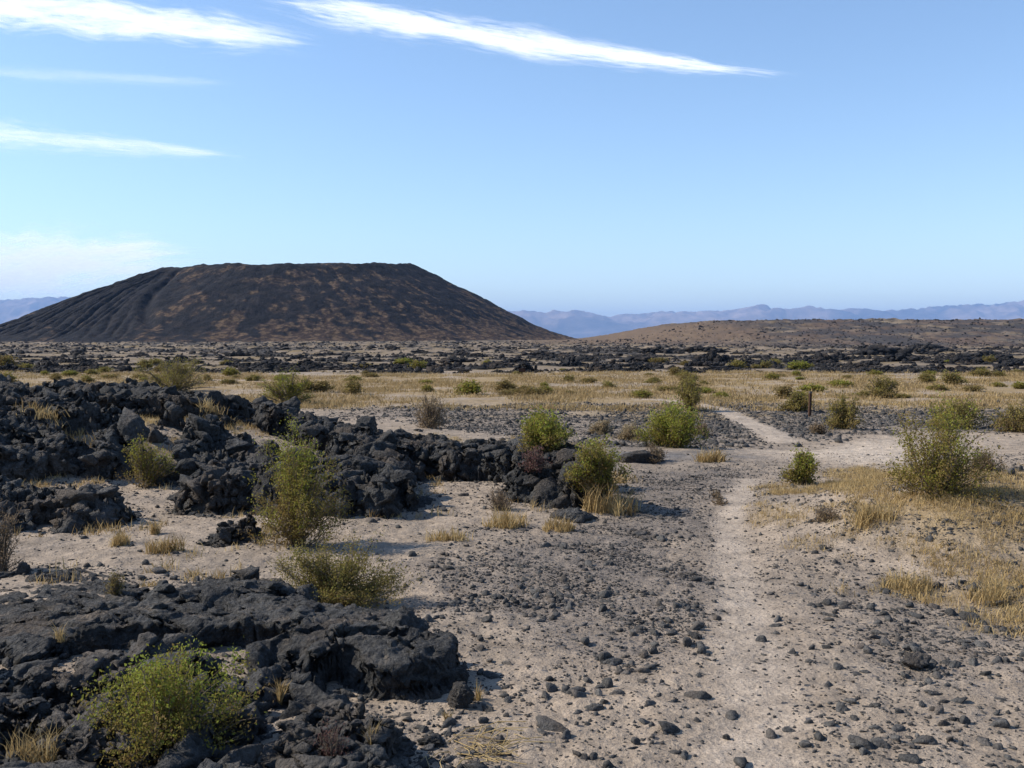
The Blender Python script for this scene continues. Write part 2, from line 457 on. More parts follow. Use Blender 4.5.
# ------------------------------------------------------------------ ground sheet
def ground_sheet():
    th_in = np.radians(np.linspace(-33, 33, 760))
    th = np.concatenate([np.radians(np.linspace(-180, -34, 74)), th_in, np.radians(np.linspace(34, 180, 74))])
    r = np.concatenate([[0.3, 0.8, 1.4, 2.0, 2.6], np.geomspace(3.1, 130, 560), np.geomspace(133, 1500, 230), np.geomspace(1540, 46000, 40)])
    R, T = np.meshgrid(r, th, indexing='ij')
    x = (R * np.sin(T)).ravel(); y = (R * np.cos(T)).ravel()
    z = H(x, y)
    tr, rd, gr, st = masks(x, y)
    n = fbm2(x * 0.5, y * 0.5, 4, 71); nb = fbm2(x / 40, y / 55, 4, 72); nc = fbm2(x / 7, y / 12, 4, 73)
    a = np.tile(np.array([[0.292, 0.232, 0.178]]), (len(x), 1))
    a = lerp(a, (0.215, 0.176, 0.141), ss(-0.2, 0.5, n) * 0.6)
    a = lerp(a, (0.165, 0.138, 0.117), gr * 0.75)
    a = lerp(a, (0.262, 0.187, 0.098), st * ss(-0.9, 0.2, n + 0.4 * nc) * 0.9)
    a = lerp(a, (0.375, 0.308, 0.248), tr * 0.75)
    a = lerp(a, (0.125, 0.117, 0.115), rd * ss(0.7, -0.3, n) * 0.9 * (1 - ss(4.5, 7.0, x)))
    sandx = ss(5.0, 8.0, x) * rd * (1 - 0.8 * ss(9.5, 12.0, x))
    a = lerp(a, (0.44, 0.36, 0.285), sandx * 0.95)
    # far lava field: black lava, sand pockets, olive scrub
    far = ss(88, 104, y + 6 * nc)
    lava = ss(-0.2, 0.2, nc + 0.5 * nb) 
    fc = np.tile(np.array([[0.20, 0.155, 0.112]]), (len(x), 1))
    fc = lerp(fc, (0.17, 0.125, 0.07), ss(-0.1, 0.5, fbm2(x / 5, y / 8, 3, 75)))
    fc = lerp(fc, (0.034, 0.032, 0.032), lava * 0.9)
    fc = lerp(fc, (0.098, 0.067, 0.051), ss(230, 420, y) * ss(20, 110, x) * 0.85 * ss(-0.75, 0.35, fbm2(x / 26, y / 60, 4, 76)))
    fc = lerp(fc, (0.045, 0.042, 0.043), ss(230, 420, y) * ss(40, 140, x) * 0.85 * ss(-0.2, 0.25, fbm2(x / 30, y / 20, 5, 78)))
    fc = lerp(fc, (0.135, 0.092, 0.06), ss(380, 520, y) * ss(-20, 40, x) * ss(150, 90, x) * 0.8)
    a = a * (1 - far[:, None]) + fc * far[:, None]
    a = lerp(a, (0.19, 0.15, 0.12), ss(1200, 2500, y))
    gr = np.clip(gr + 0.10 * (1 - tr) + 0.12 * ss(0.1, 0.5, fbm2(x * 0.9, y * 0.9, 2, 79)) * (1 - tr), 0, 1)
    near = 1 - ss(25, 70, np.hypot(x, y))
    V = np.stack([x, y, z], 1)
    nr, nc_ = R.shape
    fa = grid_faces(nr, nc_)[:, ::-1]
    # centre fan
    V = np.concatenate([V, [[0, 0, float(H(np.array([0.0]), np.array([0.0]))[0])]]])
    fan = np.stack([np.full(nc_ - 1, len(V) - 1), np.arange(1, nc_), np.arange(nc_ - 1)], 1)
    app = lambda q: np.concatenate([q, q[:1]])
    a = np.concatenate([a, a[:1]]); gr = app(gr); near = app(near)
    trf = app(np.maximum(tr, 0))
    is_tr = (trf[fa].mean(1) > 0.5) & (V[fa][:, :, 1].mean(1) < 60)
    rdf = app(rd)
    is_rd = (rdf[fa].mean(1) > 0.6) & ~is_tr & (V[fa][:, :, 1].mean(1) < 60)
    def part(name, quads, tris=None, kind='structure', label=None):
        used = np.unique(np.concatenate([quads.ravel()] + ([tris.ravel()] if tris is not None else [])))
        mp = np.full(len(V), -1); mp[used] = np.arange(len(used))
        me = mesh_np(name, V[used], [mp[quads]] + ([mp[tris]] if tris is not None else []), M_GROUND, True,
                     {'gravel': gr[used], 'near': near[used]}, {'albedo': a[used]})
        return tag(link(name, me), label, None, None, kind)
    part('ground', fa[~is_tr & ~is_rd], fan)
    part('path', fa[is_tr])
    part('dirt_road', fa[is_rd])
ground_sheet()

# ------------------------------------------------------------------ rocks
def ico(sub):
    bm = bmesh.new(); bmesh.ops.create_icosphere(bm, subdivisions=sub, radius=1)
    v = np.array([p.co[:] for p in bm.verts]); f = np.array([[q.index for q in p.verts] for p in bm.faces])
    bm.free(); return v, f
ICO = {k: ico(k) for k in (1, 2, 3, 4, 5)}

def rock(seed, sub, flat=0.7, rough=1.0, ang=False):
    # ang: hard flat facets with sharp edges
    r_ = np.random.default_rng(seed)
    n, f = ICO[sub]
    npl = r_.integers(9, 13) if ang else r_.integers(10, 18)
    m = r_.normal(size=(npl, 3)); m /= np.linalg.norm(m, axis=1)[:, None]
    d = r_.uniform(0.36, 1.0, npl) if ang else r_.uniform(0.62, 1.0, npl)
    dots = n @ m.T
    rr = np.where(dots > 0.05, d[None] / np.maximum(dots, 0.05), 9)
    k = 70.0 if ang else 30.0
    rad = rr.min(1) if ang else -np.log(np.exp(-k * rr).sum(1)) / k
    rad = np.clip(rad, 0.3, 1.5 if ang else 1.35)
    if ang: rad = rad / rad.mean() * 0.85
    rad = rad * (1 + rough * (0.10 * fbm3(n * 1.9 + seed, 2, seed) + (0.13 if sub > 2 else 0.08) * fbm3(n * 4.5 + seed, 4, seed + 3, 0.62) - (0.09 * np.abs(fbm3(n * 9 + seed, 2, seed + 8)) if sub > 3 else 0)))
    v = n * rad[:, None] * np.array([r_.uniform(0.85, 1.25), r_.uniform(0.75, 1.1), flat * r_.uniform(0.8, 1.15)])
    return v, f

def rotz(v, a):
    c, s = math.cos(a), math.sin(a)
    return np.stack([v[:, 0] * c - v[:, 1] * s, v[:, 0] * s + v[:, 1] * c, v[:, 2]], 1)

def rot_rand(v, r_, tilt=0.4):
    a = r_.uniform(0, 6.283); v = rotz(v, a)
    t = r_.normal(0, tilt); c, s = math.cos(t), math.sin(t)
    v = np.stack([v[:, 0], v[:, 1] * c - v[:, 2] * s, v[:, 1] * s + v[:, 2] * c], 1)
    return rotz(v, r_.uniform(0, 6.283))

ROCKS4 = [rock(100 + i, 4, 0.72, 0.75, True) for i in range(14)]
ROCKS3 = [rock(200 + i, 3, 0.8, 0.6, True) for i in range(16)]
ROCKS2 = [rock(300 + i, 2, 0.75, 0.6, True) for i in range(14)]
ROCKS1 = [rock(400 + i, 1, 0.75, 1.2, True) for i in range(12)]

# ------------------------------------------------------------------ lava outcrops (heightfield core + broken blocks)
OUT = []        # list of (poly, lava height function) for later tests
def outcrop(name, poly, res, top, seed, block=0.55, blocks=60, bsize=(0.12, 0.4), edge=0.25, holes=0.0, tiltamp=0.25, crack=0.16, rub=ROCKS4, layer=0.0, matl=None, fine=1.0, sink=0.3, fs=None, mid=0.18, rough=1.0):
    fs = fs or max(0.11, res * 4.5)
    P = np.array(poly)
    x0, y0 = P.min(0) - 0.4; x1, y1 = P.max(0) + 0.4
    xs = np.arange(x0, x1, res); ys = np.arange(y0, y1, res)
    X, Y = np.meshgrid(xs, ys); x = X.ravel(); y = Y.ravel()
    def core(x, y):
        g = H(x, y)
        wx = x + 0.18 * block * fbm2(x / block * 1.5, y / block * 1.5, 3, seed + 1)
        wy = y + 0.18 * block * fbm2(x / block * 1.5 + 9, y / block * 1.5, 3, seed + 2)
        sd = poly_sd(x, y, poly) + 0.22 * block * 2 * fbm2(x / block * 0.6, y / block * 0.6, 3, seed + 3)
        f1, f2, rid, r2, vx, vy = worley2(wx / block, wy / block * 1.25, seed)
        g1, g2, ridb, rb2, ux, uy = worley2(wx / block * 2.7 + 3, wy / block * 2.7, seed + 40)
        sd = sd + (rid - 0.5) * block * 0.7
        e = ss(-0.02, edge, sd)
        h = e * (top(x, y) if callable(top) else top)
        h = h * (0.72 + 0.40 * rid + 0.22 * fbm2(x / block * 0.5, y / block * 0.5, 2, seed + 30))
        h = h + e * tiltamp * block * ((rid - 0.5) * vx * 1.6 + (r2 - 0.5) * vy * 1.6)
        cr = 1 - ss(0.0, 0.11, f2 - f1)
        h = h - crack * e * cr - 0.4 * crack * e * (1 - ss(0, 0.12, g2 - g1)) + e * mid * block * (ridb - 0.5) + e * 0.5 * mid * block * ((ridb - 0.5) * ux + (rb2 - 0.5) * uy)
        h = h - holes * ss(0.15, 0.55, fbm2(x / block * 0.45, y / block * 0.45, 3, seed + 7)) * e
        q1, q2, qi, qj, qx, qy = worley2(wx / fs, wy / fs, seed + 60)
        h = h + fine * e * (fs * (0.42 * (qi - 0.5) + 0.5 * ((qi - 0.5) * qx + (qj - 0.5) * qy) - 0.22 * (1 - ss(0, 0.2, q2 - q1))) + 0.30 * fs * fbm2(x / fs * 1.7, y / fs * 1.7, 3, seed + 4, 0.6))
        if layer > 0:
            q = h / layer; fr = q - np.floor(q)
            h = layer * (np.floor(q) + ss(0.35, 1.0, fr)) * 0.6 + 0.4 * h
        return g, h - sink * (1 - ss(-0.15, 0.06, sd))
    g, h = core(x, y)
    z = g + h - 0.03
    keep = h > -0.12
    nr, ncol = X.shape
    fa = grid_faces(nr, ncol)
    fa = fa[keep[fa].any(1)]
    # push vertices sideways a little so that steep faces are not straight extrusions
    k = 0.16 * block
    xx = x + k * fbm2(x / block * 1.4 + z * 4, y / block * 1.4, 3, seed + 20) * ss(0, 0.1, h)
    yy = y + k * fbm2(x / block * 1.4 + z * 4, y / block * 1.4 + 50, 3, seed + 21) * ss(0, 0.1, h)
    V = np.stack([xx, yy, z], 1)
    used = np.unique(fa); mp = np.full(len(V), -1); mp[used] = np.arange(len(used))
    VV = [V[used]]; FF = [mp[fa]]; TT = []
    off = off0 = len(used)
    r_ = np.random.default_rng(seed)
    n = 0; tries = 0; blocks = int(blocks * 1.45)
    while n < blocks and tries < blocks * 40:
        tries += 1
        bx = r_.uniform(x0, x1); by = r_.uniform(y0, y1)
        sd = float(poly_sd(np.array([bx]), np.array([by]), poly)[0])
        if sd < -0.10 or (sd > 0.5 and r_.random() < 0.75):
            continue
        gg, hh = core(np.array([bx]), np.array([by]))
        s = r_.uniform(*bsize) * (0.6 if sd < 0.05 else 1) * (1.2 if r_.random() < 0.2 else 0.8)
        rv, rf = rub[r_.integers(len(rub))]
        rv = rot_rand(rv * s, r_, 0.35)
        zz = float(gg[0] + max(hh[0], 0)) - s * r_.uniform(0.0, 0.3)
        VV.append(rv + np.array([bx, by, zz])); TT.append(rf + off); off += len(rv); n += 1
    rp, rq, rt = refine(VV[0], FF[0], None, res * 2.2, 0.10 * block ** 0.7 * rough, 2.4 / block, seed)
    TT = [t - off0 + len(rp) for t in TT]
    VV[0] = rp; FF = [rq]; TT = [rt] + TT
    V = np.concatenate(VV)
    c = P.mean(0); base = np.array([c[0], c[1], float(H(np.array([c[0]]), np.array([c[1]]))[0])])
    me = mesh_np(name, V - base, [np.concatenate(FF), np.concatenate(TT)], matl or M_LAVA, False)
    o = link(name, me, None, base)
    OUT.append((poly, core))
    return o

def refine(V, quads, tris, maxlen, amp, freq, seed):
    """cut the stretched faces of steep walls into small ones, then roughen everything with 3D noise"""
    bm = bmesh.new()
    vs = [bm.verts.new(v) for v in V]
    for q in quads: bm.faces.new([vs[i] for i in q])
    for p in range(3):
        es = [e for e in bm.edges if e.calc_length() > maxlen * (1.25 if p else 1.0)]
        if not es: break
        bmesh.ops.subdivide_edges(bm, edges=es, cuts=1, use_grid_fill=True)
    bmesh.ops.triangulate(bm, faces=[f for f in bm.faces if len(f.verts) > 4])
    bm.normal_update()
    bm.verts.index_update()
    P = np.array([v.co[:] for v in bm.verts]); N = np.array([v.normal[:] for v in bm.verts])
    Q = np.array([[v.index for v in f.verts] for f in bm.faces if len(f.verts) == 4], int).reshape(-1, 4)
    T = np.array([[v.index for v in f.verts] for f in bm.faces if len(f.verts) == 3], int).reshape(-1, 3)
    bm.free()
    steep = ss(0.85, 0.4, N[:, 2])[:, None]
    wq = P * np.array([freq * 0.8, freq * 0.8, freq * 2.2]) * 0.85 + 0.25 * fbm3(P * freq, 2, seed + 3)[:, None]
    f1, f2, rid = worley3(wq, seed)
    g1, g2, rid2 = worley3(wq * 2.4 + 5.3, seed + 4)
    crk = (1 - ss(0.0, 0.10, f2 - f1)) * 0.5 + (1 - ss(0.0, 0.14, g2 - g1)) * 0.35
    n = fbm3(P * freq * 3 + seed, 3, seed, 0.6)
    blk = 1.9 * (rid - 0.5) + 0.9 * (rid2 - 0.5) - crk
    P = P + N * (amp * (steep[:, 0] * blk + (0.22 + 0.2 * steep[:, 0]) * n + (1 - steep[:, 0]) * 0.35 * (rid2 - 0.5)))[:, None]
    return P, Q, T

def wp(*pts):
    """ground points under picture points"""
    return [ground_at(px, py)[:2] for px, py in pts]

G_OUT = 'rugged outcrops of black lava rock'
def tag_out(o, label): return tag(o, label, 'lava outcrop', G_OUT)

# foreground slab, front edge broken
slab = [(-6.6, 7.4), (-4.2, 7.5), (-3.3, 7.1), (-2.65, 7.35), (-2.2, 7.0), (-1.6, 7.1), (-1.15, 6.75), (-0.72, 7.0), (-0.62, 7.35), (-1.0, 7.9), (-1.9, 8.6), (-2.6, 9.3), (-3.4, 10.0), (-4.6, 10.4), (-6.6, 10.6)]
tag_out(outcrop('lava_outcrop', slab, 0.017, lambda x, y: 0.10 + 0.19 * ss(-4.4, -1.9, x) - 0.06 * ss(7.8, 9.6, y), 11, block=0.8, blocks=46, bsize=(0.03, 0.12), edge=0.10, holes=0.09, tiltamp=0.03, crack=0.045, fine=0.34, mid=0.04, rough=0.6),
        'broad flat slab of dark lava in the foreground with a broken overhanging front edge')
low_l = [(-4.6, 5.0), (-2.2, 4.7), (-1.75, 5.4), (-1.9, 6.2), (-2.1, 6.95), (-2.9, 7.05), (-4.1, 6.7), (-4.8, 6.3)]
tag_out(outcrop('lava_outcrop', low_l, 0.014, 0.20, 12, block=0.6, blocks=60, bsize=(0.05, 0.2), edge=0.2, holes=0.16, tiltamp=0.18, crack=0.08),
        'rounded dark lava lumps under the scraggly green foreground bush')
low_c = [(-1.75, 4.6), (-0.75, 4.5), (-0.35, 5.05), (-0.52, 5.4), (-0.75, 5.75), (-0.85, 6.05), (-1.1, 6.45), (-1.6, 6.95), (-2.1, 6.9), (-1.75, 5.6)]
tag_out(outcrop('lava_outcrop', low_c, 0.014, 0.22, 13, block=0.45, blocks=80, bsize=(0.04, 0.15), edge=0.2, holes=0.16, tiltamp=0.25, crack=0.08),
        'knobbly black lava jumble beside the reddish dry plant in the foreground')
# middle distance
tag_out(outcrop('lava_outcrop', [(-8.5, 12.6), (-5.6, 12.6), (-5.15, 13.0), (-5.2, 13.8), (-5.9, 14.6), (-8.5, 15.0)], 0.03, 0.36, 14, block=0.42, blocks=50, bsize=(0.06, 0.2), holes=0.4),
        'low knobbly lava block behind the dead grey bush, facing the open sand')
tag_out(outcrop('lava_outcrop', [(-4.75, 14.3), (-4.2, 13.9), (-3.75, 14.2), (-3.85, 15.2), (-4.5, 15.6), (-4.9, 15.1)], 0.025, 0.46, 15, block=0.5, blocks=46, bsize=(0.06, 0.2)),
        'small isolated lava knob left of the tall bright green bush')
tag_out(outcrop('lava_outcrop', [(-3.55, 14.2), (-2.7, 13.6), (-1.75, 13.6), (-1.35, 14.4), (-1.5, 15.6), (-1.9, 17.4), (-1.75, 18.3), (-3.0, 18.6), (-3.6, 17.0), (-4.0, 16.2)], 0.028, 0.50, 16, block=0.42, blocks=170, bsize=(0.05, 0.24), holes=0.3, mid=0.14),
        'sloping heap of lava rubble behind and right of the tall bright green bush')
tag_out(outcrop('lava_outcrop', [(-3.1, 18.9), (-1.7, 18.5), (-0.6, 18.2), (0.15, 17.6), (0.55, 16.4), (1.0, 15.9), (1.35, 16.4), (0.9, 18.0), (0.0, 19.6), (-1.6, 21.8), (-3.4, 23.6), (-5.6, 25.4), (-6.0, 23.5), (-4.0, 20.6)], 0.032, 0.60, 17, block=1.0, blocks=110, bsize=(0.06, 0.3), edge=0.12, layer=0.2, tiltamp=0.08, crack=0.14, mid=0.10),
        'long layered wall of cracked black lava blocks above the pale sand hollow')
tag_out(outcrop('lava_outcrop', [(0.05, 14.9), (0.7, 14.3), (1.2, 14.4), (1.4, 15.0), (1.1, 15.7), (0.45, 15.8), (0.0, 15.5)], 0.022, 0.55, 18, block=0.5, blocks=30, bsize=(0.12, 0.34), tiltamp=0.4),
        'lowest tip of the lava ridge, dark blocks left of the gravel flat')
tag_out(outcrop('lava_outcrop', [(-16, 16.8), (-9, 17.0), (-7.2, 17.2), (-6.5, 18.2), (-6.8, 19.8), (-8.5, 20.6), (-16, 21)], 0.04, 0.55, 19, block=1.0, blocks=70, bsize=(0.07, 0.28), edge=0.16, holes=0.65, mid=0.1),
        'tall shadowed lava face topped by a strip of dry grass')
tag_out(outcrop('lava_outcrop', [(-6.2, 17.4), (-5.2, 16.8), (-4.2, 17.6), (-4.3, 19.5), (-5.5, 20.8), (-6.4, 20.0)], 0.04, 0.34, 20, block=0.42, blocks=90, bsize=(0.06, 0.22), holes=0.5),
        'scattered lava rubble behind the small sparse green bush')
tag_out(outcrop('lava_outcrop', [(-9.6, 22.5), (-6.6, 22.2), (-6.2, 24.2), (-7.2, 26.5), (-9.4, 26.5), (-10.2, 24.6)], 0.045, 0.5, 21, block=1.2, blocks=40, bsize=(0.08, 0.28), edge=0.16, tiltamp=0.06, layer=0.25, mid=0.06),
        'flat topped lava slab just below the broad olive bush on the ridge')
tag_out(outcrop('lava_outcrop', [(-15.5, 27.5), (-12, 26.5), (-10.6, 28.0), (-11.0, 31.0), (-14, 32.5), (-16.5, 31.5)], 0.07, 0.6, 22, block=1.0, blocks=60, bsize=(0.1, 0.34), holes=0.85),
        'rough lava hump on the ridge top left of the broad olive bush')
tag_out(outcrop('lava_outcrop', [(-23, 33), (-17.5, 30), (-16.5, 32.5), (-18.5, 37), (-24, 38)], 0.09, 0.6, 23, block=1.0, blocks=60, bsize=(0.1, 0.34), holes=0.85),
        'rough lava hump at the far left end of the ridge top')
tag_out(outcrop('lava_outcrop', [(-8.9, 27.8), (-6.6, 26.6), (-5.4, 26.6), (-6.4, 29.0), (-8.6, 31.2)], 0.06, 0.42, 24, block=0.8, blocks=60, bsize=(0.08, 0.3), holes=0.45),
        'lava blocks around the foot of the yellow green bush on the ridge crest')

_c = ground_at(236, 543)
tag_out(outcrop('lava_outcrop', [(_c[0] - .36, _c[1] - .1), (_c[0] - .1, _c[1] - .28), (_c[0] + .3, _c[1] - .2), (_c[0] + .38, _c[1] + .15), (_c[0] + .05, _c[1] + .4), (_c[0] - .3, _c[1] + .3)], 0.016, 0.2, 25, block=0.3, blocks=70, bsize=(0.03, 0.1)),
        'low crumbly mound of lava rubble on sand before the tall bright green bush')
def lava_top(x, y):
    z = float(H(np.array([x]), np.array([y]))[0])
    for poly, core in OUT:
        P = np.array(poly)
        if P[:, 0].min() - .3 < x < P[:, 0].max() + .3 and P[:, 1].min() - .3 < y < P[:, 1].max() + .3:
            g, h = core(np.array([x]), np.array([y]))
            z = max(z, float(g[0] + h[0] - 0.03))
    return z

def lava_mask(x, y):
    """height of lava over ground for arrays"""
    out = np.full(np.shape(x), -1.0)
    for poly, core in OUT:
        P = np.array(poly)
        k = (x > P[:, 0].min() - .3) & (x < P[:, 0].max() + .3) & (y > P[:, 1].min() - .3) & (y < P[:, 1].max() + .3)
        if k.any():
            g, h = core(x[k], y[k])
            out[k] = np.maximum(out[k], h)
    return out

def surf(x, y):
    return H(x, y) + np.maximum(lava_mask(np.asarray(x, float), np.asarray(y, float)) - 0.03, 0)

# ------------------------------------------------------------------ landmarks for telling repeats apart
LAND = []      # (picture x, picture y, phrase)
ORD = ['largest', 'second largest', 'third largest', 'fourth largest', 'fifth largest', 'sixth largest', 'seventh largest', 'eighth largest', 'ninth largest', 'tenth largest',
       'eleventh largest', 'twelfth largest', 'thirteenth largest', 'fourteenth largest', 'fifteenth largest', 'sixteenth largest', 'seventeenth largest', 'eighteenth largest', 'nineteenth largest', 'twentieth largest']

def rel_labels(items, what, cat, group, marks=None):
    """items: (object, px, py, apparent size). Each gets: which side of the nearest landmark, and its rank by size there."""
    cells = {}
    for o, px, py, s in items:
        best = min(marks or LAND, key=lambda m: (m[0] - px) ** 2 + (2.2 * (m[1] - py)) ** 2)
        dx, dy = px - best[0], 2.2 * (py - best[1])
        side = ('right of' if dx > 0 else 'left of') if abs(dx) > abs(dy) else ('in front of' if dy > 0 else 'behind')
        cells.setdefault((side, best[2]), []).append((s, o))
    for (side, ph), L_ in cells.items():
        L_.sort(key=lambda q: -q[0])
        for k, (s, o) in enumerate(L_):
            rank = ORD[k] if k < len(ORD) else '%dth largest' % (k + 1)
            if len(L_) == 1:
                lab = f'{what} {side} {ph}'
            else:
                lab = f'{what}, {rank} {side} {ph}'
            tag(o, lab, cat, group)

# ------------------------------------------------------------------ loose boulders: each its own thing
def boulder(px, py, wpx, label, seed, flat=0.7, hang=0.25, rz=0.0, sub=5, stretch=(1, 1), group='single boulders of dark lava'):
    x, y, z = ground_at(px, py)
    s = wpx / F * y / 2
    v, f = rock(seed, sub, flat)
    v = v * np.array([stretch[0], stretch[1], 1]); v = rotz(v, rz)
    half = (v[:, 0].max() - v[:, 0].min()) / 2
    v = v * (s / half)
    zb = v[:, 2].min()
    v[:, 2] += -zb - hang * s
    o = link('lava_boulder', mesh_np('lava_boulder', v, [f], M_LAVA), None, (x, y, z))
    tag(o, label, 'boulder', group)
    LAND.append((px, py, {'g': ''}.get(label, None) or 'the ' + BOUND.get(label, 'boulder')))
    return o
BOUND = {}
def B(px, py, w, label, seed, short, **k):
    BOUND[label] = short
    return boulder(px, py, w, label, seed, **k)
B(462, 707, 30, 'round pitted lava boulder sitting alone on the sand', 31, 'round pitted boulder', flat=0.75)
B(452, 682, 46, 'leaning sharp edged lava block at the corner of the foreground slab', 32, 'leaning sharp edged block', flat=0.95, stretch=(1, .8))
B(398, 660, 66, 'large humped lava boulder at the right end of the foreground slab', 33, 'large humped boulder', flat=0.8)
B(418, 685, 32, 'flat elongated lava stone on sand below the humped boulder', 34, 'flat elongated stone', flat=0.4, stretch=(1.4, .7), rz=-0.3)
B(372, 687, 24, 'small slanting lava chunk on sand under the slab edge', 35, 'slanting chunk', flat=0.5)
B(432, 745, 28, 'lava boulder beside the pale straw stalks', 36, 'boulder by the straw', flat=0.6)
B(85, 652, 48, 'upright light grey lava boulder at the slab front behind the foreground bush', 37, 'upright grey boulder', flat=0.9)
B(40, 690, 40, 'faceted grey lava boulder beside the sand pocket left of the foreground bush', 38, 'faceted grey boulder', flat=0.85)
B(640, 462, 48, 'long dark boulder lying behind the bush at the ridge tip', 39, 'long dark boulder', flat=0.5, stretch=(1.6, .7), sub=4)
B(575, 520, 50, 'blackest boulder at the foot of the ridge tip beside yellow grass', 40, 'blackest boulder', flat=0.7, sub=4)
B(20, 762, 90, 'big smooth lava hump in the nearest corner', 42, 'big smooth hump', flat=0.6, hang=0.3)
B(915, 668, 34, 'knobbly lava boulder among the stones below the yellow grass', 43, 'knobbly boulder on the right', flat=0.8, sub=4)

# ------------------------------------------------------------------ bushes
def tubes(polys, rads, sides):
    """polys (n,k,3), rads (n,k) -> verts, quads"""
    n, k, _ = polys.shape
    t = np.gradient(polys, axis=1); t /= np.linalg.norm(t, axis=2)[..., None] + 1e-9
    ref = np.where(np.abs(t[..., 2:3]) > 0.8, np.array([1.0, 0, 0]), np.array([0, 0, 1.0]))
    u = np.cross(t, ref); u /= np.linalg.norm(u, axis=2)[..., None] + 1e-9
    w = np.cross(t, u)
    an = np.arange(sides) / sides * 2 * math.pi
    ring = polys[:, :, None, :] + rads[:, :, None, None] * (np.cos(an)[None, None, :, None] * u[:, :, None, :] + np.sin(an)[None, None, :, None] * w[:, :, None, :])
    V = ring.reshape(-1, 3)
    i = (np.arange(n)[:, None, None] * k + np.arange(k - 1)[None, :, None]) * sides
    a = np.arange(sides)[None, None, :]; b = (a + 1) % sides
    q = np.stack([i + a, i + b, i + sides + b, i + sides + a], -1).reshape(-1, 4)
    return V, q

def quads_leaf(c, size, r_, aspect=0.45, up=0.5):
    n = len(c)
    d = r_.normal(size=(n, 3)); d[:, 2] += up; d /= np.linalg.norm(d, axis=1)[:, None]
    e = np.cross(d, r_.normal(size=(n, 3))); e /= np.linalg.norm(e, axis=1)[:, None] + 1e-9
    s = size * r_.uniform(0.6, 1.35, n)
    d = d * s[:, None]; e = e * (s * aspect)[:, None]
    V = np.stack([c - d * 0.5, c + e * 0.5, c + d * 0.5, c - e * 0.5], 1).reshape(-1, 3)
    return V, np.arange(4 * n).reshape(n, 4)

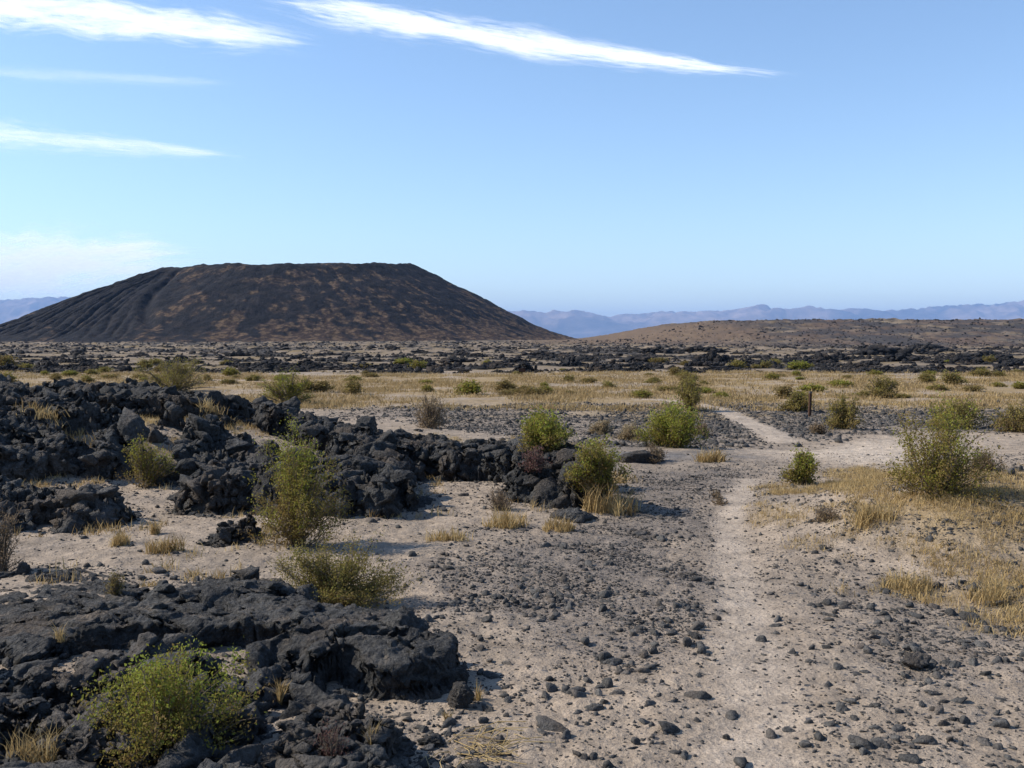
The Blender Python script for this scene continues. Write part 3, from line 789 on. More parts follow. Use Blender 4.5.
def bush_meshes(seed, w, h, stems=26, subs=5, leaves=5000, leaf=0.016, upright=0.3, sparse=0.5, green=0.6, dry_low=0.5, sides=4, thick=0.005, lean=0.0, hollow=0.18):
    r_ = np.random.default_rng(seed); leaves = int(leaves * 1.55); leaf = leaf * 1.3
    az = r_.uniform(0, 2 * math.pi, stems)
    el = np.clip(r_.uniform(0.0, 1.0, stems) ** (1.0 - 0.4 * upright) * 1.45, 0.05, 1.5)        # elevation of the stem's end
    L_ = r_.uniform(0.72, 1.05, stems)
    end = np.stack([np.cos(az) * np.cos(el) * w / 2, np.sin(az) * np.cos(el) * w / 2, (0.06 + 0.94 * np.sin(el)) * h], 1) * L_[:, None] * np.array([0.9, 0.9, 0.84])
    end[:, 0] += lean * end[:, 2]
    ph = r_.uniform(0, 6.283, 3)
    end *= (1 + 0.13 * np.sin(az * 2 + ph[0]) + 0.10 * np.sin(az * 3 + ph[1]) * np.cos(el * 3 + ph[2]))[:, None]
    k = 7; t = np.linspace(0, 1, k)
    base = np.concatenate([r_.normal(0, 0.03 * w, (stems, 2)), np.full((stems, 1), -0.03)], 1)
    mid = base + (end - base) * 0.5; mid[:, :2] *= (0.55 + 0.5 * (1 - upright)); mid[:, 2] += 0.10 * h * (r_.random(stems) - 0.3)
    def bez(a, b, c):
        return (1 - t)[None, :, None] ** 2 * a[:, None] + 2 * ((1 - t) * t)[None, :, None] * b[:, None] + (t ** 2)[None, :, None] * c[:, None]
    P = bez(base, mid, end)
    P[:, 1:] += r_.normal(0, 0.012 * w, P[:, 1:].shape)
    rad = thick * (1.15 - 0.8 * t)[None] * r_.uniform(0.7, 1.3, (stems, 1))
    # side branches
    ns = stems * subs
    par = np.repeat(np.arange(stems), subs)
    ti = r_.uniform(hollow, 0.95, ns); idx = ti * (k - 1); i0 = idx.astype(int); fr = (idx - i0)[:, None]
    b0 = P[par, i0] * (1 - fr) + P[par, np.minimum(i0 + 1, k - 1)] * fr
    dirv = end[par] - base[par]; dirv /= np.linalg.norm(dirv, axis=1)[:, None]
    off = r_.normal(0, 1, (ns, 3)) * np.array([1, 1, 0.7]); off[:, 2] += 0.35 + upright
    off /= np.linalg.norm(off, axis=1)[:, None]
    bl = r_.uniform(0.10, 0.30, ns)[:, None] * min(w, h * 1.3) * 0.75
    b2 = b0 + (0.65 * off + 0.55 * dirv) * bl
    b2[:, 2] = np.maximum(b2[:, 2], 0.02)
    b1 = b0 + (b2 - b0) * 0.5 + r_.normal(0, 0.015 * w, (ns, 3))
    Q = bez(b0, b1, b2)
    radq = thick * 0.45 * (1.1 - 0.8 * t)[None] * np.ones((ns, 1))
    V1, q1 = tubes(P, rad, sides); V2, q2 = tubes(Q, radq, 3)
    stem = (np.concatenate([V1, V2]), [np.concatenate([q1, q2 + len(V1)])])
    # leaves in small clusters along the branches and stem ends
    nl = leaves
    onq = r_.random(nl) < 0.8
    sel = r_.integers(0, ns, nl); tt = r_.beta(1.7, 1.0, nl)
    bare = r_.random(ns) < sparse * 0.35
    sel = np.where(bare[sel], r_.integers(0, ns, nl), sel)
    f_ = tt * (k - 1); j0 = np.minimum(f_.astype(int), k - 2); fr = (f_ - j0)[:, None]
    cq = Q[sel, j0] * (1 - fr) + Q[sel, j0 + 1] * fr
    sp = r_.integers(0, stems, nl); tp = np.clip(r_.beta(2.0, 1.0, nl), 0.2, 1); f_ = tp * (k - 1); j0 = np.minimum(f_.astype(int), k - 2); fr = (f_ - j0)[:, None]
    cp = P[sp, j0] * (1 - fr) + P[sp, j0 + 1] * fr
    c = np.where(onq[:, None], cq, cp)
    c = c + r_.normal(0, 1, (nl, 3)) * (0.018 * w + leaf * 0.6)
    c[:, 2] = np.maximum(c[:, 2], 0.01)
    ctint = r_.normal(0, 0.22, ns)[sel]
    tint = np.clip(green + ctint - dry_low * (1 - np.clip(c[:, 2] / h, 0, 1)) ** 1.5 + r_.normal(0, 0.10, nl), 0, 1)
    LV, LQ = quads_leaf(c, leaf, r_, 0.5, 0.6)
    return stem, (LV, [LQ], np.repeat(tint, 4))

def add_bush(name, loc, meshes, lmat, label, cat='bush', group=None):
    root = bpy.data.objects.new(name, None); COL.objects.link(root); root.empty_display_size = 0.2
    root.location = loc
    (sv, sf), (lv, lf, tint) = meshes
    link('stem', mesh_np('stem', sv, sf, M_STEM), root)
    link('foliage', mesh_np('foliage', lv, lf, lmat, False, {'tint': tint}), root)
    tag(root, label, cat, group)
    return root

G_B = 'creosote bushes scattered over the desert'
def bush(px, py, wpx, hpx, lmat, label, short, seed, cat='bush', onlava=True, name='creosote_bush', **k):
    x, y, z = ground_at(px, py, surf if onlava else H)
    z -= 0.02
    w = wpx / F * y * (1.22 if wpx < 200 else 1); h = hpx / F * y * (1.1 if wpx < 200 else 1)
    k.setdefault('leaf', max(0.011, 1.9 / F * y))
    k.setdefault('thick', max(0.0045, 0.9 / F * y * 0.7))
    o = add_bush(name, (x, y, z), bush_meshes(seed, w, h, **k), lmat, label, cat, G_B if cat == 'bush' else None)
    LAND.append((px, py - hpx * 0.2, 'the ' + short))
    return o

bush(158, 748, 210, 118, M_LEAF_G, 'scraggly foreground bush with bright green and browning leaves growing from lava', 'scraggly foreground bush', 51, stems=52, subs=6, leaves=9000, leaf=0.016, green=0.85, dry_low=0.75, sparse=1.6, upright=0.0)
bush(340, 601, 128, 64, M_LEAF_O, 'rounded olive brown bush behind the foreground lava slab', 'rounded olive brown bush', 52, stems=70, subs=7, leaves=15000, leaf=0.016, green=0.55, dry_low=0.2, sparse=0.5, upright=0.2, onlava=False)
bush(298, 545, 100, 128, M_LEAF_G, 'tall bright green bush with feathery upright branches in front of lava', 'tall bright green bush', 53, stems=60, subs=7, leaves=12000, leaf=0.021, green=0.72, dry_low=0.8, sparse=1.5, upright=0.75)
bush(938, 496, 118, 96, M_LEAF_G, 'leafy dark green bush on the stony bank', 'leafy green bush on the bank', 54, stems=46, subs=6, leaves=9500, leaf=0.024, green=0.62, dry_low=0.5, sparse=1.2, upright=0.2)
bush(672, 447, 82, 42, M_LEAF_G, 'dense green bush at the edge of the dirt road', 'dense green bush by the road', 55, stems=50, subs=7, leaves=9000, leaf=0.045, green=0.7, dry_low=0.35, sparse=0.3, upright=0.5)
bush(546, 449, 66, 38, M_LEAF_G, 'fan shaped green bush behind the end of the lava ridge', 'fan shaped green bush', 56, stems=44, subs=7, leaves=6500, leaf=0.034, green=0.62, dry_low=0.5, upright=0.5)
bush(596, 494, 66, 50, M_LEAF_G, 'yellowish green bush at the very tip of the lava ridge', 'yellowish bush at the ridge tip', 57, stems=44, subs=7, leaves=7000, leaf=0.028, green=0.5, dry_low=0.4, upright=0.4)
bush(803, 484, 46, 31, M_LEAF_G, 'small green bush where the bank meets the dirt road', 'small green bush below the road', 58, stems=34, subs=6, leaves=3800, leaf=0.031, green=0.5, dry_low=0.4, upright=0.6)
bush(172, 391, 78, 34, M_LEAF_O, 'broad olive bush on the crest of the lava ridge', 'broad olive bush on the ridge', 59, stems=50, subs=7, leaves=6500, leaf=0.06, green=0.6, dry_low=0.3, upright=0.8)
bush(288, 404, 48, 32, M_LEAF_G, 'yellow green bush standing on the right shoulder of the ridge crest', 'yellow green crest bush', 60, stems=36, subs=7, leaves=4600, leaf=0.055, green=0.55, dry_low=0.3, upright=0.4)
bush(146, 487, 62, 46, M_LEAF_G, 'small sparse green bush in a grassy gap in the lava', 'small sparse green bush', 61, stems=36, subs=6, leaves=2600, leaf=0.028, green=0.55, dry_low=0.7, sparse=1.8, upright=0.8)
bush(690, 411, 34, 38, M_LEAF_O, 'thin upright olive bush beside the winding side path', 'thin upright olive bush', 62, stems=26, subs=6, leaves=2200, leaf=0.07, green=0.6, dry_low=0.3, upright=0.9)
bush(845, 429, 36, 33, M_LEAF_O, 'olive brown bush right of the wooden post', 'olive brown bush right of the post', 63, stems=30, subs=6, leaves=2800, leaf=0.06, green=0.45, dry_low=0.4, upright=0.5)
bush(797, 411, 30, 20, M_LEAF_O, 'low olive bush touching the left side of the wooden post', 'low olive bush left of the post', 64, stems=26, subs=6, leaves=1800, leaf=0.08, green=0.5, dry_low=0.3, upright=0.5)
bush(430, 428, 36, 32, M_LEAF_D, 'dry leafless tan bush behind the ridge wall', 'dry tan bush behind the ridge', 65, stems=40, subs=7, leaves=1500, leaf=0.05, green=0.4, dry_low=0.3, upright=0.5)
bush(958, 428, 62, 28, M_LEAF_O, 'wide olive bush behind the leafy bush on the bank', 'wide olive bush behind the bank', 66, stems=34, subs=6, leaves=3600, leaf=0.06, green=0.5, dry_low=0.3, upright=0.4)
bush(1018, 432, 46, 30, M_LEAF_O, 'olive bush cut by the right border behind the bank', 'olive bush at the right border', 67, stems=34, subs=6, leaves=2800, leaf=0.06, green=0.4, dry_low=0.4, upright=0.5)
bush(2, 572, 50, 82, M_LEAF_D, 'dead grey bush with bare twigs at the left border', 'dead grey bush', 68, stems=46, subs=6, leaves=1500, leaf=0.018, green=0.3, dry_low=0.4, upright=0.6)
bush(116, 594, 24, 26, M_LEAF_O, 'tiny brown shrub growing out of the flat slab', 'tiny brown shrub on the slab', 69, stems=24, subs=5, leaves=700, leaf=0.013, green=0.25, dry_low=0.3, upright=0.8)
bush(753 - 98, 462, 28, 20, M_LEAF_D, 'small dry twiggy bush in front of the dense green roadside bush', 'small dry twiggy bush', 70, stems=30, subs=5, leaves=900, leaf=0.035, green=0.3, dry_low=0.3)
bush(631, 440, 34, 16, M_LEAF_D, 'pale rounded dry bush left of the dense green roadside bush', 'pale rounded dry bush', 71, stems=40, subs=8, leaves=3500, leaf=0.04, green=0.75, dry_low=0.1, upright=0.2)
bush(602, 434, 24, 14, M_LEAF_D, 'pale ball shaped dry bush between two green bushes', 'pale ball shaped dry bush', 72, stems=36, subs=8, leaves=2600, leaf=0.04, green=0.85, dry_low=0.1, upright=0.2)
bush(700, 436, 22, 14, M_LEAF_D, 'dry tan bush right of the dense green roadside bush', 'dry tan roadside bush', 73, stems=28, subs=6, leaves=900, leaf=0.045, green=0.4, dry_low=0.3)
bush(818, 434, 26, 12, M_LEAF_D, 'low reddish tan bush in front of the wooden post', 'low tan bush before the post', 74, stems=30, subs=6, leaves=1300, leaf=0.04, green=0.2, dry_low=0.3)
bush(880, 397, 34, 20, M_LEAF_O, 'olive bush at the edge of the grass plain beyond the post', 'olive bush beyond the post', 75, stems=26, subs=6, leaves=1700, leaf=0.09, green=0.4, dry_low=0.3)
bush(500, 510, 28, 26, M_LEAF_D, 'grey twiggy dead bush at the edge of the sand hollow', 'grey dead bush at the sand hollow', 76, stems=44, subs=7, leaves=500, leaf=0.02, green=0.1, dry_low=0.3)
bush(532, 470, 30, 24, M_LEAF_R, 'pinkish dry bush on top of the ridge wall', 'pinkish dry bush', 77, stems=40, subs=7, leaves=1400, leaf=0.024, green=0.6, dry_low=0.3)
bush(333, 764, 42, 44, M_LEAF_R, 'reddish dry plant rising from the nearest lava', 'reddish dry plant', 78, cat='dry plant', name='dry_plant', stems=50, subs=6, leaves=1300, leaf=0.009, green=0.4, dry_low=0.2, upright=1.0)
bush(715, 498, 18, 10, M_LEAF_D, 'small dead twig bush lying on gravel beside the path', 'small dead twig bush', 79, stems=24, subs=5, leaves=150, leaf=0.02, green=0.3)
bush(985, 470, 40, 22, M_LEAF_D, 'low grey dry bush behind the leafy green bank bush', 'low grey dry bush on the bank', 80, stems=34, subs=6, leaves=900, leaf=0.028, green=0.2)
bush(712 + 8, 500 + 4, 20, 12, M_LEAF_D, 'flattened tan bush at the left edge of the path', 'flattened tan bush', 81, stems=24, subs=5, leaves=260, leaf=0.02, green=0.4)
bush(722 + 105, 520, 34, 16, M_LEAF_D, 'low grey brown shrub on the near slope of the bank', 'low grey brown bank shrub', 82, stems=34, subs=6, leaves=800, leaf=0.02, green=0.2)

# far bushes on the grass plain and in the lava field: copies of six kinds
protos = []
for i in range(7):
    k = [dict(green=0.55), dict(green=0.35), dict(green=0.2, upright=0.7), dict(green=0.5, upright=0.6), dict(green=0.15), dict(green=0.55), dict(green=0.4, upright=0.9)][i]
    st, lf = bush_meshes(90 + i, 1.9, [1.0, 0.85, 1.3, 1.1, 0.7, 0.9, 1.5][i], stems=22, subs=5, leaves=1100, leaf=0.13, sides=3, thick=0.014, dry_low=0.3, **{'upright': 0.4, **k})
    sm = mesh_np('stem', st[0], st[1], M_STEM); lm = mesh_np('foliage', lf[0], lf[1], [M_LEAF_O, M_LEAF_G][i in (3, 5)], False, {'tint': lf[2]})
    protos.append((sm, lm))
far_items = []
def far_bush(x, y, s, i):
    z = float(H(np.array([x]), np.array([y]))[0])
    root = bpy.data.objects.new('creosote_bush', None); COL.objects.link(root)
    root.location = (x, y, z); root.scale = (s, s, s * random.uniform(0.38, 0.62)); root.rotation_euler = (0, 0, random.uniform(0, 6.28))
    for nm, m in (('stem', protos[i][0]), ('foliage', protos[i][1])):
        c = bpy.data.objects.new(nm, m); COL.objects.link(c); c.parent = root
    px, py = to_pix(x, y, z)
    far_items.append((root, px, py, s / y))
# belts of bushes read off the photograph: along the grass plain
for k in range(112):
    r_ = random.random()
    px = random.uniform(5, 1020)
    py = random.uniform(374, 399) if r_ < 0.72 else random.uniform(362, 374)
    if py > 384 and px < 250: py = random.uniform(372, 384)
    x, y, z = ground_at(px, py)
    far_bush(x, y, random.uniform(0.5, 1.15) * (1.0 if y < 100 else 1.5), random.randrange(7))

# ------------------------------------------------------------------ post and small trail sign
def bevel_box(bm, x0, x1, y0, y1, z0, z1, b=0.006):
    r = bmesh.ops.create_cube(bm, size=1)
    bmesh.ops.scale(bm, vec=(x1 - x0, y1 - y0, z1 - z0), verts=r['verts'])
    bmesh.ops.translate(bm, vec=((x0 + x1) / 2, (y0 + y1) / 2, (z0 + z1) / 2), verts=r['verts'])
    es = list({e for v in r['verts'] for e in v.link_edges})
    bmesh.ops.bevel(bm, geom=es, offset=b, segments=2, affect='EDGES')
def bm_obj(name, bm, m, parent=None):
    me = bpy.data.meshes.new(name); bm.to_mesh(me); bm.free(); me.materials.append(m)
    return link(name, me, parent)
mw, nt, b = mat('weathered brown timber')
n = tex_noise(nt, nd(nt, 'ShaderNodeTexCoord').outputs['Object'], 12, 5, 0.7); r = ramp(nt, [(0.3, (0.035, 0.019, 0.013)), (0.7, (0.075, 0.042, 0.03))]); nt.links.new(n, r.inputs[0]); nt.links.new(r.outputs[0], b.inputs['Base Color'])
mg, nt2, b2 = mat('grey weathered end grain'); b2.inputs['Base Color'].default_value = (0.09, 0.075, 0.065, 1)
px_, py_, pz_ = ground_at(809.5, 416)
post = bpy.data.objects.new('marker_post', None); COL.objects.link(post); post.location = (px_, py_, pz_); post.rotation_euler = (0, 0.03, 0.3)
bm = bmesh.new(); bevel_box(bm, -0.05, 0.05, -0.05, 0.05, -0.3, 0.93); bm_obj('post_shaft', bm, mw, post)
bm = bmesh.new(); bevel_box(bm, -0.057, 0.057, -0.057, 0.057, 0.932, 1.03, 0.015); bm_obj('post_cap', bm, mg, post)
tag(post, 'thin brown trail marker post standing alone beyond the dirt road', 'post')
LAND.append((809, 405, 'the brown marker post'))
px_, py_, pz_ = ground_at(522, 375.5)
sg = bpy.data.objects.new('trail_sign', None); COL.objects.link(sg); sg.location = (px_, py_, pz_)
bm = bmesh.new(); bevel_box(bm, -0.05, 0.05, -0.05, 0.05, -0.3, 0.5); bm_obj('sign_post', bm, mw, sg)
bm = bmesh.new(); bevel_box(bm, -0.28, 0.28, -0.085, -0.055, 0.28, 0.62, 0.01); bm_obj('sign_board', bm, mw, sg)
tag(sg, 'tiny dark brown sign board far off beside the pale road', 'sign')

# ------------------------------------------------------------------ loose stones: the 300 that show largest are things, the rest one mass
def scatter_stones():
    N = 240000
    y = 4.3 + (24 - 4.3) * RNG.random(N) ** 1.15
    x = (RNG.random(N) * 2 - 1) * (0.56 * y + 0.6)
    tr, rd, gr, st = masks(x, y)
    lv = lava_mask(x, y)
    cl = fbm2(x * 1.1, y * 1.1, 3, 91)
    dens = 0.13 + 0.85 * gr * ss(-0.6, 0.35, cl) + 0.16 * ss(0.0, 0.5, cl) + 1.1 * st * ss(-0.25, 0.35, cl)
    dens = dens * (1 - 0.86 * tr) * (1 - 0.6 * rd)
    nearlava = (lv < 0.02)
    dens = dens * nearlava * np.where((x < -0.8) & (y > 9) & (y < 14), 0.35, 1)
    edge_d = np.min([np.abs(poly_sd(x, y, p)) for p, _ in OUT[:10]], axis=0)
    dens = np.clip(dens + nearlava * 0.35 * (1 - ss(0.05, 0.5, edge_d)), 0, 1)
    ok = RNG.random(N) < dens * 0.9
    x, y = x[ok], y[ok]; gr = gr[ok]
    u = RNG.random(len(x))
    rad = 0.0085 * u ** (-1 / 2.7)
    rad = np.where(RNG.random(len(x)) < 0.985, np.clip(rad, 0.006, 0.039), np.clip(rad * 2.2, 0.02, 0.062)) * (1 + 0.25 * RNG.random(len(x)))
    return x, y, rad
sx, sy, sr = scatter_stones()
# mid and far gravel: black stones on the flats beyond the road
N = 110000
fy = 26 + (50 - 26) * RNG.random(N); fx = (RNG.random(N) * 2 - 1) * 0.56 * fy
tr, rd, gr, st = masks(fx, fy)
ok = (RNG.random(N) < (gr * 0.6 + 0.02) * (1 - tr) * (1 - 0.8 * rd)) & (lava_mask(fx, fy) < 0.02)
fx, fy = fx[ok], fy[ok]; fr_ = np.clip(0.028 * RNG.random(len(fx)) ** (-1 / 2.4), 0.025, 0.13)
sx = np.concatenate([sx, fx]); sy = np.concatenate([sy, fy]); sr = np.concatenate([sr, fr_])
sz = H(sx, sy)
ppx, ppy = to_pix(sx, sy, sz)
vis = (ppx > 4) & (ppx < 1020) & (ppy < 762)
app = np.where(vis & (sy < 26), sr / sy, 0)
order = np.argsort(-app)
big = order[:290]
stone_lib = [mesh_np('lava_stone', v, [f], M_STONE, False) for v, f in ROCKS3]
for (q, w_) in (((745, 735), 'the widest near stretch of path'), ((742, 640), 'the middle stretch of path'), ((732, 560), 'the far narrow stretch of path'), ((600, 560), 'the densest gravel patch'),
                ((560, 620), 'the open gravel flat'), ((860, 620), 'the stony ground under the yellow grass'), ((950, 560), 'the yellow grass on the bank'), ((600, 720), 'the bare sand near the straw'),
                ((900, 735), 'the bare sand in the near right corner'), ((480, 740), 'the pale straw stalks'), ((660, 490), 'the grey gravel just before the road'), ((200, 560), 'the open sand behind the slab'),
                ((470, 560), 'the sand before the lava heap'), ((840, 545), 'the foot of the bank'), ((690, 690), 'the sand left of the near path'), ((820, 690), 'the sand right of the near path'), ((640, 640), 'the edge of the gravel patch'), ((1000, 650), 'the stones at the right border')):
    LAND.append((q[0], q[1], w_))
items = []
for j in big:
    o = bpy.data.objects.new('lava_stone', stone_lib[RNG.integers(len(stone_lib))]); COL.objects.link(o)
    s = float(sr[j])
    o.location = (float(sx[j]), float(sy[j]), float(sz[j]) + s * RNG.uniform(-0.12, 0.2))
    o.scale = (s * RNG.uniform(0.85, 1.3), s * RNG.uniform(0.8, 1.1), s * RNG.uniform(0.75, 1.15))
    o.rotation_euler = (RNG.normal(0, 0.25), RNG.normal(0, 0.25), RNG.uniform(0, 6.28))
    items.append((o, float(ppx[j]), float(ppy[j]), s / float(sy[j])))
rel_labels(items, 'dark lava stone', 'stone', 'loose lava stones on the sand')

def merge_rocks(name, xs, ys, zs, rs, libs, m, flat=(0.7, 1.15), **kw):
    VV, FF, off = [], [], 0
    which = RNG.integers(0, len(libs), len(xs))
    for k in range(len(libs)):
        idx = np.where(which == k)[0]
        if len(idx) == 0: continue
        v, f = libs[k]
        n = len(idx)
        a = RNG.uniform(0, 6.283, n); c, s = np.cos(a)[:, None], np.sin(a)[:, None]
        sc_ = rs[idx][:, None] * np.stack([RNG.uniform(0.8, 1.35, n), RNG.uniform(0.75, 1.1, n), RNG.uniform(*flat, n)], 1)
        p = v[None] * sc_[:, None, :]
        tx = RNG.normal(0, 0.3, n)[:, None]; ct, st_ = np.cos(tx), np.sin(tx)
        py_ = p[..., 1] * ct - p[..., 2] * st_; pz_ = p[..., 1] * st_ + p[..., 2] * ct
        P = np.stack([p[..., 0] * c - py_ * s + xs[idx][:, None], p[..., 0] * s + py_ * c + ys[idx][:, None], pz_ + (zs[idx] + RNG.uniform(-0.2, 0.2, n) * rs[idx])[:, None]], -1)
        VV.append(P.reshape(-1, 3)); FF.append((f[None] + (np.arange(n) * len(v))[:, None, None] + off).reshape(-1, 3)); off += n * len(v)
    o = link(name, mesh_np(name, np.concatenate(VV), [np.concatenate(FF)], m, False, **kw))
    return o
rest = np.setdiff1d(np.arange(len(sx)), big)
pxs = sr[rest] / sy[rest]
hi = rest[pxs > 0.0042]; lo = rest[pxs <= 0.0042]
VLIB = ROCKS2
o = merge_rocks('pebbles', sx[lo], sy[lo], sz[lo], sr[lo], ROCKS1, M_STONE); tag(o, 'small dark lava pebbles strewn over the sand', 'pebbles', None, 'stuff')
o = merge_rocks('gravel', sx[hi], sy[hi], sz[hi], sr[hi], ROCKS2, M_STONE); tag(o, 'coarse dark lava gravel strewn over the sand', 'gravel', None, 'stuff')

# ------------------------------------------------------------------ far lava field: heaps of black lava
heap_lib = []
for i in range(9):
    r_ = np.random.default_rng(500 + i)
    VV, TT, off = [], [], 0
    for q in range(90):
        v, f = (ROCKS3 if q < 12 else ROCKS2)[r_.integers(10)]
        a = r_.uniform(0, 6.28); d = r_.uniform(0, 1.0)
        s = r_.uniform(0.07, 0.26) * (1.15 - 0.3 * d)
        pv = rot_rand(v * s * np.array([1.2, 1, 1.1]), r_, 0.5) + np.array([math.cos(a) * d * 1.35, math.sin(a) * d * 0.9, max(0.0, 0.34 * (1 - d) + r_.normal(0, 0.12)) - 0.03])
        VV.append(pv); TT.append(f + off); off += len(v)
    heap_lib.append(mesh_np('lava_heap', np.concatenate(VV), [np.concatenate(TT)], M_LAVA_FAR, False))
FARL = [(60, 356, 'the rutted left slope of the cone'), (170, 358, 'the deep gully in the cone'), (290, 358, 'the middle of the cone'), (400, 358, 'the brown streaks on the cone'), (500, 357, 'the right flank of the cone'),
        (585, 355, 'the saddle beside the cone'), (660, 355, 'the left end of the brown hill'), (740, 355, 'the reddish slope of the hill'), (810, 352, 'the brown hill above the marker post'), (900, 352, 'the dark lava on the hill'), (985, 352, 'the right end of the hill'),
        (60, 382, 'the lava ridge top'), (250, 382, 'the bushes on the ridge crest'), (360, 384, 'the near edge of grass behind the ridge'), (470, 384, 'the grass behind the ridge wall'), (525, 378, 'the tiny sign'), (590, 384, 'the grass left of the side path'), (660, 386, 'the grass above the side path'),
        (740, 386, 'the grass right of the side path'), (815, 388, 'the marker post'), (880, 386, 'the grass right of the post'), (960, 386, 'the grass beyond the bank bush'), (1010, 384, 'the far right grass')]
hitems = []
def heap(px, py, wpx, tall=1.0):
    x, y, z = ground_at(px, py, H0)
    y = min(y, 700)
    s = wpx / F * y / 2.6
    o = bpy.data.objects.new('lava_heap', heap_lib[RNG.integers(9)]); COL.objects.link(o)
    o.location = (x, y, float(H(np.array([x]), np.array([y]))[0]) - 0.02 * s); o.scale = (s, s * RNG.uniform(0.7, 1.1), s * RNG.uniform(0.6, 1.0) * tall)
    o.rotation_euler = (0, 0, RNG.uniform(-0.5, 0.5) + (math.pi if RNG.random() < 0.5 else 0))
    hitems.append((o, px, py, wpx))
for px, py, wx, tl in [(820, 362, 40, 1.3), (838, 360, 34, 1.1), (880, 354, 60, 0.9), (930, 352, 54, 0.8), (985, 358, 56, 0.9), (900, 361, 50, 0.8), (960, 362, 50, 0.8), (712, 361, 40, 1.1), (750, 363, 36, 0.8), (640, 362, 50, 0.9), (598, 368, 30, 0.9),
                       (570, 366, 36, 1.0), (655, 352, 44, 0.7), (700, 351, 50, 0.7), (428, 368, 28, 1.0), (360, 367, 38, 0.9), (330, 370, 30, 0.8), (455, 362, 40, 0.7), (500, 366, 30, 0.7), (540, 355, 40, 0.6), (1010, 366, 40, 0.9), (925, 371, 40, 0.6), (862, 371, 36, 0.6), (690, 373, 40, 0.5), (270, 365, 40, 0.8)]:
    heap(px, py, wx, tl)
for k in range(170):
    px = RNG.uniform(0, 1024); py = 346 + 27 * RNG.random() ** 0.8
    heap(px, py, RNG.uniform(9, 30) * (0.6 + 0.5 * (py - 346) / 25), RNG.uniform(0.6, 1.1))
rel_labels(hitems, 'low black lava heap', 'lava heap', 'lava heaps beyond the grass plain', FARL)
rel_labels(far_items, 'far off olive bush', 'bush', 'bushes dotted over the grass plain and lava field', FARL)
# countless small blocks between the heaps
N = 42000
by = 92 * (640 / 92) ** (RNG.random(N) ** 1.0); bx = (RNG.random(N) * 2 - 1) * 0.55 * by
nc = fbm2(bx / 7, by / 12, 4, 73); nb = fbm2(bx / 40, by / 55, 4, 72)
ok = RNG.random(N) < np.maximum(ss(-0.2, 0.25, nc + 0.5 * nb) * 0.95 + 0.04, 0.35 * ss(230, 420, by) * ss(30, 120, bx))
bx, by = bx[ok], by[ok]
bs = np.clip(0.15 * RNG.random(len(bx)) ** (-1 / 2.4), 0.11, 0.6) * (0.8 + by / 480)
o = merge_rocks('rubble', bx, by, H(bx, by), bs, ROCKS1, M_LAVA_FAR); tag(o, 'broken black lava rubble covering the far field', 'rubble', None, 'stuff')

# ------------------------------------------------------------------ dry grass
def blades(bx, by, bz, n_per, ln, width, spread, r_, lean=0.5):
    n = len(bx)
    i = np.repeat(np.arange(n), n_per); m = len(i)
    sc_ = np.repeat(r_.uniform(0.6, 1.3, n), n_per)
    base = np.stack([bx[i] + r_.normal(0, 1, m) * spread * sc_, by[i] + r_.normal(0, 1, m) * spread * sc_, bz[i] - 0.01], 1)
    az = r_.uniform(0, 6.283, m); t = np.abs(r_.normal(0, lean, m)); L_ = ln * r_.uniform(0.45, 1.15, m) * sc_
    d = np.stack([np.cos(az) * np.sin(t), np.sin(az) * np.sin(t), np.cos(t)], 1)
    m1 = base + d * (L_ * 0.55)[:, None]
    d2 = d + np.stack([np.cos(az), np.sin(az), -0.5 * np.ones(m)], 1) * r_.uniform(0.1, 0.7, m)[:, None]; d2 /= np.linalg.norm(d2, axis=1)[:, None]
    tip = m1 + d2 * (L_ * 0.45)[:, None]
    a2 = r_.uniform(0, 6.283, m); sd = np.stack([np.cos(a2), np.sin(a2), np.zeros(m)], 1) * (width * r_.uniform(0.6, 1.3, m))[:, None] / 2
    V = np.stack([base - sd, base + sd, m1 + sd * 0.8, m1 - sd * 0.8, tip], 1).reshape(-1, 3)
    k = np.arange(m)[:, None] * 5
    tint = np.repeat(np.clip(np.repeat(r_.normal(0.5, 0.22, n), n_per) + r_.normal(0, 0.15, m), 0, 1), 5)
    return V, k + np.array([[0, 1, 2, 3]]), k + np.array([[3, 2, 4]]), tint

def grass_obj(name, sets, label, m=M_STRAW, kind='stuff', cat='grass', origin=None):
    VV, Q, T, C, off = [], [], [], [], 0
    for V, q, t, c in sets:
        VV.append(V); Q.append(q + off); T.append(t + off); C.append(c); off += len(V)
    V = np.concatenate(VV)
    if origin is not None: V = V - np.array(origin)
    o = link(name, mesh_np(name, V, [np.concatenate(Q), np.concatenate(T)], m, False, {'tint': np.concatenate(C)}), None, origin)
    return tag(o, label, cat, None, kind)

r_ = np.random.default_rng(77)
sets = []
# the grass plain
N = 34000
y = 44 + 52 * r_.random(N); x = (r_.random(N) * 2 - 1) * 0.58 * y
tr, rd, gr, st = masks(x, y)
ok = (r_.random(N) < st * ss(-0.5, 0.35, 0.7 * fbm2(x / 4, y / 5, 3, 95) + 0.6 * fbm2(x / 14, y / 9, 3, 98)) * 0.9) & (lava_mask(x, y) < 0)
x, y = x[ok], y[ok]
plain = [blades(x, y, H(x, y), 13, 0.25, 0.035, 0.28, r_, 0.8)]
grass_obj('grass', plain, 'yellow dry grass covering the plain beyond the road', M_STRAW_PLAIN)
